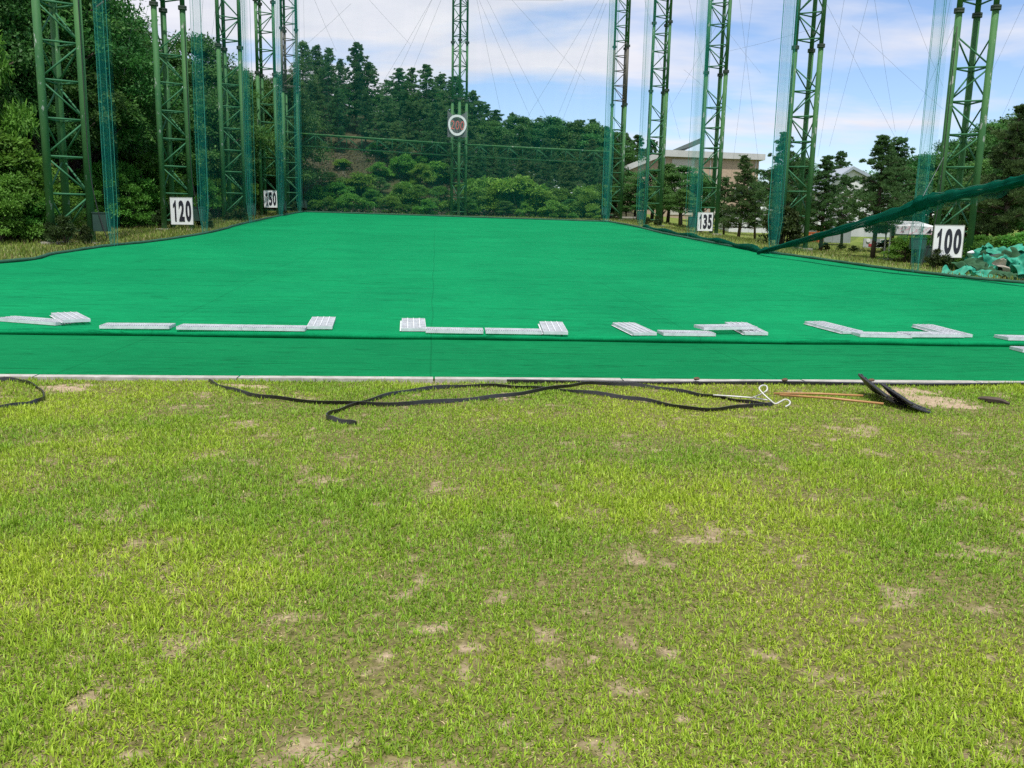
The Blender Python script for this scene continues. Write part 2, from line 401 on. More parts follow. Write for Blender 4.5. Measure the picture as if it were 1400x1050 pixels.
# bare patches of the lawn, as (px, py, half width m, half depth m)
BARE = []
for px, py, a, b in [(1270, 548, .48, .42), (1235, 535, .4, .3), (1310, 556, .32, .16), (85, 532, .34, .22), (335, 528, .35, .12), (115, 527, .25, .1), (700, 540, .2, .16), (690, 546, .15, .12), (960, 522, .7, .07), (520, 845, .06, .05), (588, 858, .05, .06), (640, 890, .09, .05), (690, 810, .10, .05), (625, 880, .07, .04), (725, 852, .05, .05), (810, 903, .06, .04), (530, 900, .05, .04), (870, 950, .07, .05), (1070, 770, .06, .04), (900, 615, .12, .1), (610, 985, .08, .04), (690, 990, .06, .04), (190, 1030, .09, .06), (350, 930, .06, .03), (365, 905, .05, .03), (480, 960, .1, .04), (1385, 1020, .08, .05), (930, 985, .04, .04), (1210, 950, .06, .04), (1150, 800, .05, .03), (660, 750, .08, .05), (760, 690, .08, .06), (1100, 760, .05, .03)]:
    r = ray(px, py); t = -CAM.z/r.z; p = CAM+r*t; BARE.append((p.x, p.y, a*(1 if py < 570 else .8), b*(1 if py < 570 else .8)))
def bare_f(x, y):
    n = fbm(x*3.1, y*3.1, 4)
    b = np.zeros_like(x)
    w = 1.5*(fbm(x*22, y*22, 4)-.5)
    for cx, cy, a, c in BARE:
        q = np.sqrt(((x-cx)/a)**2+((y-cy)/c)**2)
        b = np.maximum(b, (1-ss(.25, 1.15, q+w))*(1.0 if a > .19 else .8))
    nb = ss(.58, .78, fbm(x*6.3+2, y*6.3, 5)+.03*ss(6.5, 2, y))*.55
    # thinner strip beside the kerb
    v = -x*SA+y*CA
    nb = np.maximum(nb, .55*ss(8.6, 9.05, v)*ss(.52, .66, fbm(x*1.3+5, y*1.3, 3)))
    return np.maximum(b, nb)
def lawn_sheet():
    us = axis([(-40, -9, 1.5), (-9, 9, .06), (9, 40, 1.5)]); vs = axis([(-20, 0, 2), (0, 9.1, .06)])
    U, V = np.meshgrid(us, vs); X = U*CA-V*SA; Y = U*SA+V*CA
    Z = (fbm(X*2.2, Y*2.2, 4)-.5)*.03
    Z = Z*(V < 9.05)
    nx, ny = len(us), len(vs); idx = np.arange(nx*ny).reshape(ny, nx)
    f = np.stack([idx[:-1, :-1], idx[:-1, 1:], idx[1:, 1:], idx[1:, :-1]], -1).reshape(-1, 4)
    me = np_mesh('lawn', np.stack([X, Y, Z], -1).reshape(-1, 3), f, attrs={'bare': bare_f(X, Y).ravel()}, mat='lawn_soil'); me.shade_smooth()
    tag(put(bpy.data.objects.new('lawn', me)), kind='structure')
lawn_sheet()
def blades(name, P, Lg, Wd, lean, az, col, mat='blade', curl=.5):
    n = len(P); d = np.stack([np.cos(az), np.sin(az), np.zeros(n)], -1)
    s = np.stack([-np.sin(az), np.cos(az), np.zeros(n)], -1)
    up = np.array([0, 0, 1.0])
    def pos(t):
        a = np.minimum(lean*(1+curl*t), 1.47)
        return P + (d*np.sin(a)[:, None] + up*np.cos(a)[:, None])*(Lg*t)[:, None]
    m = pos(np.full(n, .55)); tip = pos(np.ones(n))
    w = (s*Wd[:, None]*.5)
    V = np.stack([P-w*.8, P+w*.8, m+w, m-w, tip], 1).reshape(-1, 3)
    b = np.arange(n)*5
    f4 = np.stack([b, b+1, b+2, b+3], -1); f3 = np.stack([b+3, b+2, b+4], -1)
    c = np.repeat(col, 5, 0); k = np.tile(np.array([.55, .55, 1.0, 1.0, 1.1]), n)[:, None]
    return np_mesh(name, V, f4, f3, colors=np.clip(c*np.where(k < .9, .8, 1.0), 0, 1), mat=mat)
def lawn_grass():
    PX = []
    # tufts in the part the camera sees and a margin around it
    for (y0, y1, dens) in [(1.2, 3.2, 29000), (3.2, 5.2, 21000), (5.2, 7.2, 14000), (7.2, 10.2, 10500)]:
        hw = .62*y1+3.3; n = int(dens*(y1-y0)*2*hw)
        x = RNG.uniform(-hw, hw, n); y = RNG.uniform(y0, y1, n)
        # gather blades in tufts
        cx = np.round(x/.045); cy = np.round(y/.045)
        jx = vnoise(cx*3.7+.5, cy*5.1)-.5; jy = vnoise(cx*2.3+9.5, cy*4.3+3)-.5
        k = RNG.random(n) < .42
        x = np.where(k, (cx+jx)*.045 + RNG.normal(0, .008, n), x); y = np.where(k, (cy+jy)*.045 + RNG.normal(0, .008, n), y)
        v = -x*SA+y*CA
        b = bare_f(x, y); dn = .62+.38*ss(.34, .56, fbm(x*1.7+3, y*1.7, 4))
        kp = (v < 9.06) & (RNG.random(n) < (1-b*.86)*dn)
        PX.append(np.stack([x[kp], y[kp]], -1))
    P2 = np.concatenate(PX); x, y = P2[:, 0], P2[:, 1]; n = len(x)
    z = (fbm(x*2.2, y*2.2, 4)-.5)*.03-.003
    lush = fbm(x*.55+11, y*.55+4, 3); fine = fbm(x*4.3, y*4.3, 3); yel = fbm(x*.8+31, y*.8+7, 4)
    Lg = RNG.uniform(.016, .050, n)*(.75+.45*ss(.3, .7, lush))*(.75+.5*fine)
    near = ss(8.2, 9.0, -x*SA+y*CA); Lg = Lg*(1+.1*near)
    Wd = RNG.uniform(.0026, .0052, n)*(1+.10*np.maximum(y-3, 0))
    lean = np.abs(RNG.normal(.62, .40, n)); az = RNG.uniform(0, 2*math.pi, n)
    r = RNG.random((n, 1)); g1 = np.array([.215, .390, .022]); g2 = np.array([.430, .585, .042]); g3 = np.array([.110, .260, .022])
    col = g1*(1-r)+g2*r
    t = np.clip((yel-.35)/.3, 0, 1)[:, None]; col = col*(1-.45*(1-t)) + .45*(1-t)*g3
    col = col*(1-.36*t) + .36*t*np.array([.42, .49, .042])
    dry = ss(.45, .75, 1-fine)*.22+.24+.4*bare_f(x, y)
    kd = RNG.random(n) < dry
    straw = np.array([.60, .50, .26])*RNG.uniform(.30, 1.2, (n, 1))
    col[kd] = straw[kd]; lean[kd] = RNG.uniform(.9, 1.45, kd.sum()); Lg[kd] *= .9
    col *= RNG.uniform(.62, 1.35, (n, 1))
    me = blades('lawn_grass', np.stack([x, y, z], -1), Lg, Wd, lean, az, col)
    tag(put(bpy.data.objects.new('lawn_grass', me)), 'short patchy yellow green grass of the foreground lawn', 'grass', kind='stuff')
lawn_grass()
def verge_grass():
    n = 90000
    y = RNG.uniform(16, 78, n)**1.0; side = RNG.random(n) < .5
    o = np.abs(RNG.normal(0, 1, n))*3.0+.12
    o = np.where(side, np.minimum(o, 8), np.minimum(RNG.uniform(.12, 16, n), 16))
    x = np.where(side, xL(y)-o, xR(y)+o)
    # back edge strip
    kb = RNG.random(n) < .12
    u = RNG.uniform(-22, 14, n); vb = VFAR + RNG.uniform(-.2, 4, n)
    x = np.where(kb, u*CA-vb*SA, x); y = np.where(kb, u*SA+vb*CA, y)
    z = surf_np(x, y)-.07
    nz = fbm(x*.5, y*.5, 3)
    Lg = RNG.uniform(.08, .20, n)*(.5+1.0*nz); Wd = RNG.uniform(.012, .028, n)
    lean = np.abs(RNG.normal(.4, .3, n)); az = RNG.uniform(0, 6.28, n)
    r = RNG.random((n, 1)); t = np.clip((nz-.35)/.3, 0, 1)[:, None]
    col = (np.array([.10, .175, .024])*(1-r)+np.array([.22, .275, .048])*r)*(.7+.4*t)
    kd = RNG.random(n) < .18; col[kd] = np.array([.30, .25, .12])*RNG.uniform(.6, 1.1, (kd.sum(), 1))
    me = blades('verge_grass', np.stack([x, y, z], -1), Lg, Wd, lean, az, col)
    tag(put(bpy.data.objects.new('verge_grass', me)), 'rough grass on the verges around the green turf', 'grass', kind='stuff')
verge_grass()

# ------------------------------------------------------------------ turf and kerb
def turf_sheets():
    # front strip
    us = np.arange(-16.2, 15.2, .12); vs = np.concatenate([[VK+.005, VK+.02], np.arange(VK+.08, VS+.5, .12)])
    rows = []
    for v0 in vs:
        r = []
        for u in us:
            v = min(v0, vs_line(u)+.12)+.0005*v0
            x, y = xy_of(u, v); e = min(1, (v-VK)/.08)
            z = .012+.022*e + .010*float(fbm(np.array(u*.5), np.array(v*2.4), 3)-.5) + .012*math.exp(-((v-9.42-.02*math.sin(u*.7))/.035)**2)
            r.append((x, y, z))
        rows.append(r)
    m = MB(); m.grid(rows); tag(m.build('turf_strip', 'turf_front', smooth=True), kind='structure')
    # main field: front lip then sheet between both edges
    Lp = [Vector(p) for p in LEDGE]; Rp = [Vector(p) for p in REDGE]
    def at_y(P, y):
        for a, b in zip(P, P[1:]):
            if a.y <= y <= b.y: return a.lerp(b, (y-a.y)/(b.y-a.y))
        return P[-1].copy()
    rows = []; nu = 150
    l0, r0 = Lp[0], Rp[0]
    for (dv, z) in [(.05, .020), (-.005, .034), (-.03, .065), (-.022, .095), (.01, .112), (.06, .117)]:
        r = []
        for j in range(nu+1):
            s = j/nu; u = -15.5+30*s
            wob = .018*math.sin(u*1.3)+.012*math.sin(u*3.1+1)
            x, y = xy_of(u, vs_line(u)+dv+(wob if dv < .05 else wob*.5)); r.append((x, y, z+.006*math.sin(u*2.3)*(z > .05)))
        rows.append(r)
    T = [0.004*(1.06**i-1)/.06 for i in range(1, 60)]; T = [t for t in T if t < .985]+[1.0]
    for t in T:
        a = at_y(Lp, l0.y+(Lp[-1].y-l0.y)*t); b = at_y(Rp, r0.y+(Rp[-1].y-r0.y)*t); r = []
        for j in range(nu+1):
            p = a.lerp(b, j/nu); u, v = uv_of(p.x, p.y)
            e = math.exp(-(v-VS)*2.2)
            r.append((p.x, p.y, STEP+.03+SLOPE*max(0, v-VS)+.02*float(fbm(np.array(u*.25), np.array(v*1.1), 3)-.5)+.004*e))
        rows.append(r)
    m = MB(); m.grid(rows); tag(m.build('turf_field', 'turf_green', smooth=True), kind='structure')
    # kerb: concrete lengths set end to end in one sheet with joints
    m = MB(); u = -22.0
    while u < 22:
        ln = 1.98; h = .034+random.uniform(-.004, .004); j = random.uniform(-.008, .008)
        c = [xy_of(u, 9.03+j), xy_of(u+ln, 9.03+j), xy_of(u+ln, 9.172+j), xy_of(u, 9.172+j)]
        t = [xy_of(u, 9.028+j), xy_of(u+ln, 9.028+j), xy_of(u+ln, 9.165+j), xy_of(u, 9.165+j)]
        m.quad_box([(*q, -.1) for q in c]+[(*q, h) for q in t]); u += 2.0
    tag(m.build('concrete_kerb', 'concrete'), kind='structure')
turf_sheets()
def hem():
    for nm, P, lab in [('edge_rope', LEDGE[1:], 'dark green rolled net hem along the forest side of the turf'),
                       ('edge_rope', [LEDGE[-1], REDGE[-1]], 'dark green rolled net hem along the back of the turf'),
                       ('edge_rope', REDGE[1:], 'dark green rolled net hem along the turf below the 135 board')]:
        P = [Vector(p) for p in P]
        if len(P) == 2: P = [P[0].lerp(P[1], i/24) for i in range(25)]
        sp = smooth_path(P, 6); pts = []; rd = []
        for i, p in enumerate(sp):
            f = 1+.5*math.sin(i*1.7)*math.sin(i*.6)
            pts.append(Vector((p.x+random.uniform(-.03, .03), p.y+random.uniform(-.03, .03), p.z+.025+random.uniform(0, .015)))); rd.append(.022+.010*f+.0007*p.y)
        m = MB(); m.tube(pts, rd, 8); tag(m.build(nm, 'hem_green', smooth=True), lab, 'net hem')
hem()
def ground_roll():
    P = [hit(px, py, zp) for px, py in [(880, 312), (905, 318), (945, 326), (990, 335), (1036, 345), (1050, 347)]]; sp = smooth_path(P, 8)
    m = MB(); m.tube([Vector((p.x+.05*math.sin(i*1.3), p.y, p.z+.10+.03*math.sin(i*.9))) for i, p in enumerate(sp)], [.09+.05*math.sin(i*.45+.5)**2 for i in range(len(sp))], 8)
    tag(m.build('bunched_net', 'net_roll', smooth=True), 'dark bunched net lying on the turf edge below the 135 board', 'net')
ground_roll()
def kerb_edging():
    m = MB(); rows = [[], [], [], []]
    for i in range(240):
        u = .75+i*.06
        for k, (dv, z) in enumerate([(8.985, -.03), (8.98, .032+.008*math.sin(u*2.1)), (9.005, .036+.008*math.sin(u*2.1)), (9.012, -.03)]):
            rows[k].append((*xy_of(u, dv+.006*math.sin(u*1.1)), z))
    m.grid(rows); tag(m.build('rubber_edging', 'plastic_black'), 'black rubber edging pressed against the front of the concrete kerb', 'edging')
kerb_edging()

# ------------------------------------------------------------------ gratings
GL, GW, GH = .96, .345, .042
def make_grating():
    root = empty('steel_grating', (0, 0, 0))
    m = MB(); t = .006
    m.box(0, 0, 0, GL, t, GH); m.box(0, GW-t, 0, GL, GW, GH); m.box(0, t, 0, t, GW-t, GH); m.box(GL-t, t, 0, GL, GW-t, GH)
    m.build('frame', 'galvanised', root)
    m = MB(); nb = 30
    for i in range(1, nb):
        x = GL*i/nb; m.box(x-.004, t, .004, x+.004, GW-t, GH-.002)
    for k in range(1, 4):
        y = GW*k/4; m.box(t, y-.006, GH-.001, GL-t, y+.006, GH+.006)
    for k in (0.08, .36):
        m.box(t, k-.01, .0005, GL-t, k+.01, .0035)
    m.build('bars', 'galvanised', root)
    return root
GR = [  # near-left corner px, long-edge end px, orientation, lift at start and end, label
 ((-6, 440), (87, 447), 'a', 0, 0, 'galvanised steel grating at the frame edge under a tilted grating'),
 ((87, 446), (64, 437), 'd', .035, .01, 'galvanised grating tilted on top of the first one beside the frame edge'),
 ((136, 452), (233, 451), 'a', 0, 0, 'galvanised grating lying alone between the tilted grating and a touching pair'),
 ((241, 452), (332, 453), 'a', 0, 0, 'galvanised grating, outer one of the touching pair ending at an upright one'),
 ((331, 453.5), (418, 454.5), 'a', 0, 0, 'galvanised grating with dark slots touching the square looking one'),
 ((420, 452), (426, 440), 'd', .01, 0, 'pale grating laid lengthways at the end of the row below the 150 board'),
 ((549, 454), (549.5, 442), 'd', 0, 0, 'pale grating laid lengthways at the forest end of the middle row'),
 ((582, 458.5), (662, 459.5), 'a', 0, 0, 'grating laid crossways, first in the middle row, after the lengthways one'),
 ((664, 461), (742, 462), 'a', 0, 0, 'grating laid crossways, second in the middle row below the round sign'),
 ((743, 461), (739, 448), 'd', 0, 0, 'pale grating laid lengthways at the building end of the middle row'),
 ((866, 460.5), (844, 449), 'd', 0, 0, 'grating laid lengthways, set apart ahead of the stacked gratings'),
 ((907, 460.5), (978, 461), 'a', 0, 0, 'grating laid crossways with another grating resting on its end'),
 ((962, 458), (1036, 457), 'a', .06, .06, 'raised grating bridging the two gratings below it'),
 ((1018, 459), (995, 447), 'd', 0, 0, 'grating laid lengthways under the raised bridging grating'),
 ((1152, 457.5), (1114, 447.5), 'd', 0, 0, 'grating laid lengthways at the start of the row below the 135 board'),
 ((1176, 462), (1247, 463.5), 'a', 0, 0, 'grating laid crossways touching the lengthways one below the 135 board'),
 ((1245, 463.5), (1320, 463), 'a', .012, .004, 'grating laid crossways crossing the lengthways one below the 100 board'),
 ((1300, 462), (1257, 450.5), 'd', 0, 0, 'grating laid lengthways at the end of the row below the 100 board'),
 ((1378, 468), (1462, 471), 'a', 0, 0, 'grating cut by the frame edge on the upper turf level'),
 ((1398, 483), (1480, 485), 'a', 0, 0, 'grating cut by the frame edge on the lower turf strip'),
]
def gratings():
    proto = make_grating()
    for i, (a, b, kind, l0, l1, lab) in enumerate(GR):
        A = G(*a); B = G(*b)
        dx = Vector((B.x-A.x, B.y-A.y, 0))
        o = proto if i == 0 else copy_tree(proto)
        ang = math.atan2(dx.y, dx.x)
        if kind == 'd':
            # long axis runs away from the camera; width to the right of it
            ang = max(min(ang, R_(126)), R_(70)); 
            px = A + Vector((math.cos(ang-math.pi/2), math.sin(ang-math.pi/2), 0))*GW
            o.location = (px.x, px.y, 0)
        else: o.location = (A.x, A.y, 0)
        x, y = o.location.x, o.location.y
        z0 = surf(A.x, A.y)+.012; e = A+Vector((math.cos(ang), math.sin(ang), 0))*GL; z1 = surf(e.x, e.y)+.012
        if i != 19: z0 = max(z0, .13)
        o.location.z = z0+l0
        tilt = -math.atan2((z1+l1)-(z0+l0), GL)
        o.rotation_euler = (0, tilt, ang)
        if kind == 'a': o.scale = (min(1.06, max(.8, dx.length/GL*.985)), 1, 1)
        tag(o, lab, 'grating', 'steel gratings on the turf')
gratings()

# ------------------------------------------------------------------ things on the lawn
def strip(pxs, label, h=.034, th=.005, zoff=.006, cross=None):
    pts = []
    for px, py in pxs:
        r = ray(px, py); p = CAM+r*((-CAM.z+.01)/r.z); pts.append(p)
    sp = smooth_path(pts, 10); m = MB(); rows = [[], [], [], [], []]
    n = len(sp)
    for i, p in enumerate(sp):
        t = (sp[min(i+1, n-1)]-sp[max(i-1, 0)]); t.z = 0; t.normalize(); s = Vector((-t.y, t.x, 0))
        if s.y < 0: s = -s
        z = zoff+.006*math.sin(i*.5)
        if cross: z += cross*math.exp(-((px_of(p)-765)/70)**2)
        tw = .012*math.sin(i*.13)
        for k, (a, b) in enumerate([(-th, 0), (-th+tw, h), (th+tw, h), (th, 0), (-th, 0)]):
            q = p+s*a; rows[k].append((q.x, q.y, z+b))
    m.grid(rows); o = m.build('plastic_strip', 'plastic_black')
    tag(o, label, 'edging strip', 'loose black edging strips on the lawn')
def px_of(p):
    d = p-CAM; return 700+FPX*d.dot(Rv)/d.dot(Fv)
strip([(-40, 523), (-10, 521), (22, 521), (46, 528), (60, 538), (58, 547), (40, 553), (0, 559), (-40, 562)], 'black plastic edging strip looped at the frame edge near a sandy patch')
strip([(286, 522), (300, 530), (340, 540), (390, 547), (470, 553), (560, 553), (640, 548), (700, 544), (760, 538), (800, 531), (850, 528), (900, 532), (950, 540), (985, 545), (1020, 551), (1054, 555)], 'black edging strip starting at the kerb and sweeping across to the white pipe', cross=.05)
strip([(487, 581), (464, 577), (447, 572), (452, 566), (478, 557), (515, 546), (560, 536), (620, 530), (680, 529), (730, 532), (790, 537), (850, 544), (900, 552), (950, 561), (1000, 559), (1058, 553)], 'black edging strip with a hooked loose end lying out on the grass')

def lawn_pt(px, py, z=.02):
    r = ray(px, py); return CAM+r*((z-CAM.z)/r.z)
def white_pipe():
    root = empty('bent_pipe', lawn_pt(1045, 545, 0), 0, 'white bent pipe hook lying across the end of a black strip', 'pipe')
    o = Vector(root.location)
    m = MB(); p = smooth_path([lawn_pt(*q)-o for q in [(975, 540, .05), (1005, 542, .05), (1030, 544, .05), (1049, 547, .05)]], 4); m.tube(p, .007, 8); m.build('pipe_shaft', 'pipe_white', root, True)
    m = MB(); p = smooth_path([lawn_pt(*q)-o for q in [(1028, 544, .05), (1038, 540, .09), (1048, 534, .14), (1048, 528, .16), (1042, 527, .17), (1038, 531, .16), (1043, 538, .12), (1053, 547, .07), (1060, 552, .05), (1067, 549, .06), (1074, 546, .07), (1080, 549, .06), (1079, 553, .04), (1074, 556, .03)]], 6); m.tube(p, .007, 8); m.build('hook', 'pipe_white', root, True)
white_pipe()
def shovel(tip, grip, c0, c1, label, lift):
    # broad ribbed scraper head lying on its edge, and a wooden handle
    A = lawn_pt(*c0); B = lawn_pt(*c1); mid = (A+B)/2
    root = empty('scraper', (mid.x, mid.y, 0), 0, label, 'scraper', 'orange handled scrapers on the lawn'); o = Vector(root.location)
    m = MB(); m.tube([lawn_pt(*grip)-o, (lawn_pt(*grip)-o).lerp(lawn_pt(*tip)-o, .5)+Vector((0, 0, .01)), lawn_pt(*tip)-o], .011, 8); m.build('handle', 'handle_orange', root, True)
    ax = (B-A); ax.z = 0; ln = ax.length; ax.normalize(); side = Vector((-ax.y, ax.x, 0)); 
    if side.x < 0: side = -side
    rows = []; m = MB(); nn = 15
    for k in range(6):
        t = k/5; r = []
        for j in range(nn):
            s = j/(nn-1); rib = .008*(j % 2)
            h = lift*(1-.6*s)
            p = (A-o)+ax*(ln*s)+side*(.20*t+rib*.5)+Vector((0, 0, .01+h*(1-t)**1.3+rib))
            r.append(p)
        rows.append(r)
    m.grid(rows)
    back = [[p-side*.012-Vector((0, 0, .006)) for p in r] for r in rows]; m.grid(back)
    for e in (0, -1):
        m.grid([[r[e] for r in rows], [r[e] for r in back]])
    m.grid([rows[0], back[0]]); m.grid([rows[-1], back[-1]])
    m.build('blade', 'plastic_black', root)
    m = MB()
    for k in range(1, 14, 2):
        m.tube([rows[q][k]+Vector((0, 0, .012)) for q in range(6)], .006, 5)
    m.build('ribs', 'plastic_grey', root)
    m = MB(); m.tube([(A-o)+Vector((0, 0, .01+lift)), (B-o)+Vector((0, 0, .02+lift*.42))], .012, 6); m.build('rim', 'plastic_black', root)
shovel((1180, 541, .06), (1058, 538, .03), (1172, 538, 0), (1212, 557, 0), 'black headed scraper with orange handle, farther of two on sandy soil', .19)
shovel((1208, 552, .05), (1066, 540, .03), (1204, 549, 0), (1246, 566, 0), 'black ribbed scraper lying over the other, nearer to the lawn', .16)
def bark_bit():
    m = MB(); pts = smooth_path([lawn_pt(*q) for q in [(1338, 545, .02), (1352, 546, .035), (1368, 548, .03), (1380, 552, .015)]], 5)
    m.tube(pts, [.012+.02*math.sin(math.pi*min(.95, .1+i/len(pts))) for i in range(len(pts))], 6); tag(m.build('bark_piece', 'bark', smooth=False), 'dry brown strip of bark on the grass beside the sandy patch', 'bark')
bark_bit()
def clods():
    for i, (px, py) in enumerate([(1073, 521), (952, 519.5), (1191, 521.5)]):
        p = lawn_pt(px, py, .045); m = MB(); n = 8; rows = []
        for k in range(5):
            a = math.pi*k/4; rows.append([(.032*math.sin(a)*math.cos(2*math.pi*j/n)*(1+.25*math.sin(j*2.1+i)), .025*math.sin(a)*math.sin(2*math.pi*j/n), .018*math.cos(a)*(1+.2*math.sin(j+k))+.014) for j in range(n)]+[])
            rows[-1].append(rows[-1][0])
        m.grid(rows); o = m.build('dirt_clod', 'clod'); o.location = p
        tag(o, ['brown dirt clod on the kerb above the white pipe', 'brown dirt clod on the kerb above the crossing strips', 'brown dirt clod on the kerb behind the scrapers'][i], 'clod', 'dirt clods on the kerb')
clods()

# ------------------------------------------------------------------ masts
TOP = 24.0
def tri(side, s=1.2):
    h = s*.866
    if side == 'L': return [Vector((-h/2, -s/2, 0)), Vector((-h/2, s/2, 0)), Vector((h/2, 0, 0))]
    if side == 'R': return [Vector((h/2, -s/2, 0)), Vector((h/2, s/2, 0)), Vector((-h/2, 0, 0))]
    return [Vector((-s/2, h/2, 0)), Vector((s/2, h/2, 0)), Vector((.05, -h/2, 0))]
def mast_parts(root, side, rusty=False, box=True):
    c = tri(side)
    for k, q in enumerate(c):
        m = MB(); m.tube([q+Vector((0, 0, -.3)), q+Vector((0, 0, 9.6))], .125, 12); m.build('leg', 'mast_paint', root, False).data.shade_smooth()
        m = MB(); m.tube([q+Vector((0, 0, 9.6)), q+Vector((0, 0, 14.3))], .105, 12); m.build('leg_extension', 'rust_leg' if rusty else 'mast_paint', root, True)
        m = MB(); m.tube([q+Vector((0, 0, 14.3)), q+Vector((0, 0, TOP))], .095, 12); m.build('leg_extension', 'mast_paint', root, True)
        for hz in (9.6, 14.3):
            m = MB()
            for a, b in ((-.09, -.02), (.0, .07)): m.tube([q+Vector((0, 0, hz+a)), q+Vector((0, 0, hz+b))], .185, 12)
            m.build('flange', 'flange_dark', root)
        m = MB(); m.box(q.x-.28, q.y-.28, -.5, q.x+.28, q.y+.28, -.02); m.build('footing', 'concrete', root)
    ph = 1.2
    def brace(z0, z1, mat):
        m = MB(); i0 = int(round(z0/ph)); i1 = int(z1/ph)
        for f in range(3):
            a, b = c[f], c[(f+1) % 3]
            for i in range(i0, i1):
                z = .35+i*ph
                if z > z1: break
                m.tube([a+Vector((0, 0, z)), b+Vector((0, 0, z))], .034, 6)
                z2 = z+ph
                p, q = (a, b) if (i+f) % 2 else (b, a)
                m.tube([p+Vector((0, 0, z+.05)), q+Vector((0, 0, z2-.05))], .032, 6)
        m.build('bracing', mat, root, True)
    brace(0, 9.4, 'brace_paint'); brace(9.6, 14.4, 'rust_leg' if rusty else 'brace_paint'); brace(14.4, TOP, 'brace_paint')
    if box:
        s = {'L': 1, 'R': -1, 'C': 1}[side]; q = c[2]
        m = MB(); x0 = q.x+s*.14; x1 = q.x+s*.58
        m.box(min(x0, x1), q.y-.2, .35, max(x0, x1), q.y+.2, .95); m.box(min(x0, x1)-.02, q.y-.22, .952, max(x0, x1)+.02, q.y+.22, .985)
        m.build('winch_box', 'box_green', root)
        m = MB(); m.tube(smooth_path([q+Vector((s*.1, -.16, 9)), q+Vector((s*.12, -.2, 5)), q+Vector((s*.16, -.26, 2.6)), q+Vector((s*.34, -.3, 1.2)), q+Vector((s*.62, -.3, .12))], 6), .016, 6); m.build('cable_hose', 'hose_black', root, True)
MASTS = {}
MSPEC = [
 ('L1', 104, 30, 'L', 'green lattice mast with peeling grey paint at the frame edge by light bushes'),
 ('L2', 247, 41, 'L', 'green lattice mast that carries the 120 board'),
 ('L3', 324, 52, 'L', 'green lattice mast between the masts of the 120 and 150 boards'),
 ('L4', 371, 63.5, 'L', 'green lattice mast that carries the 150 board'),
 ('L5', 402, 74, 'L', 'green lattice mast at the forest corner holding one end of the truss'),
 ('C', 626, 77, 'C', 'green lattice mast in the middle of the back edge with the round 200 sign'),
 ('R5', 838, 78, 'R', 'green lattice mast at the building side corner where the truss ends'),
 ('R4', 890, 67, 'R', 'green lattice mast between the corner mast and the 135 board mast'),
 ('R3', 964, 56, 'R', 'green lattice mast that carries the 135 board'),
 ('R2', 1082, 45, 'R', 'green lattice mast between the masts of the 135 and 100 boards'),
 ('R1', 1297, 34.5, 'R', 'green lattice mast that carries the 100 board'),
]
def masts():
    protos = {}
    for key, px, d, side, lab in MSPEC:
        p = at_depth(px, 322, d); z = surf(p.x, p.y)
        if z > 4: z = zplane(uv_of(p.x, p.y)[1])
        rusty = key in ('L5', 'R5'); pk = (side, rusty)
        if pk not in protos:
            r = empty('lattice_mast', (0, 0, 0)); mast_parts(r, side, rusty, box=(side != 'C')); protos[pk] = r
        else: r = copy_tree(protos[pk])
        r.location = (p.x, p.y, z); r.rotation_euler = (0, 0, AN*.6 if side != 'C' else 0.02)
        tag(r, lab, 'lattice mast', 'green lattice masts around the range'); MASTS[key] = Vector((p.x, p.y, z))
masts()
def truss(a, b, label):
    A, B = Vector(a), Vector(b); root = empty('truss_beam', A, 0, label, 'truss', 'truss beams along the back edge')
    d = (B-A); ln = d.length; d.normalize(); s = Vector((-d.y, d.x, 0)).normalized(); up = Vector((0, 0, 1))
    O = Vector()
    c = [s*.38, -s*.38, up*-.95]
    for k in c:
        m = MB(); m.tube([k, k+d*ln], .06, 8); m.build('chord', 'mast_paint', root, True)
    m = MB(); n = int(ln/1.15)
    for i in range(n+1):
        q = d*(ln*i/n)
        m.tube([c[0]+q, c[1]+q], .028, 6); m.tube([c[0]+q, c[2]+q], .022, 6); m.tube([c[1]+q, c[2]+q], .022, 6)
        if i < n:
            q2 = d*(ln*(i+1)/n); f = i % 2
            m.tube([c[f]+q, c[1-f]+q2], .022, 6)
            for k in (0, 1):
                m.tube([(c[k] if f else c[2])+q, (c[2] if f else c[k])+q2], .022, 6)
    m.build('bracing', 'brace_paint', root, True)
def trusses():
    l = at_depth(410, 183, MASTS['L5'].y+.3); c = at_depth(617, 197, MASTS['C'].y+.2); c2 = at_depth(635, 198, MASTS['C'].y+.2); r = at_depth(832, 208, MASTS['R5'].y+.2)
    truss(l, c, 'green lattice truss beam from the forest corner mast to the 200 mast'); truss(c2, r, 'green lattice truss beam from the 200 mast to the building side corner')
trusses()

# ------------------------------------------------------------------ distance signs
def text_mesh(txt, h, sx, bold, mat, outline=False):
    cu = bpy.data.curves.new('lettering', 'FONT'); cu.body = txt; cu.size = 1; cu.offset = bold; cu.extrude = 0.004; cu.align_x = 'CENTER'; cu.resolution_u = 6; cu.space_character = 1.08
    if outline: cu.fill_mode = 'BOTH'
    ob = bpy.data.objects.new('lettering', cu); COL.objects.link(ob)
    dg = bpy.context.evaluated_depsgraph_get(); me = bpy.data.meshes.new_from_object(ob.evaluated_get(dg)); bpy.data.objects.remove(ob)
    co = np.zeros(len(me.vertices)*3); me.vertices.foreach_get('co', co); co = co.reshape(-1, 3)
    y0, y1 = co[:, 1].min(), co[:, 1].max(); k = h/(y1-y0); cx = (co[:, 0].min()+co[:, 0].max())/2
    w0 = (co[:, 0].max()-co[:, 0].min())*k
    out = np.stack([(co[:, 0]-cx)*k*(sx/w0), -co[:, 2], (co[:, 1]-(y0+y1)/2)*k], -1)
    me.vertices.foreach_set('co', out.ravel()); me.materials.clear(); me.materials.append(MATS[mat]); me.update(); return me
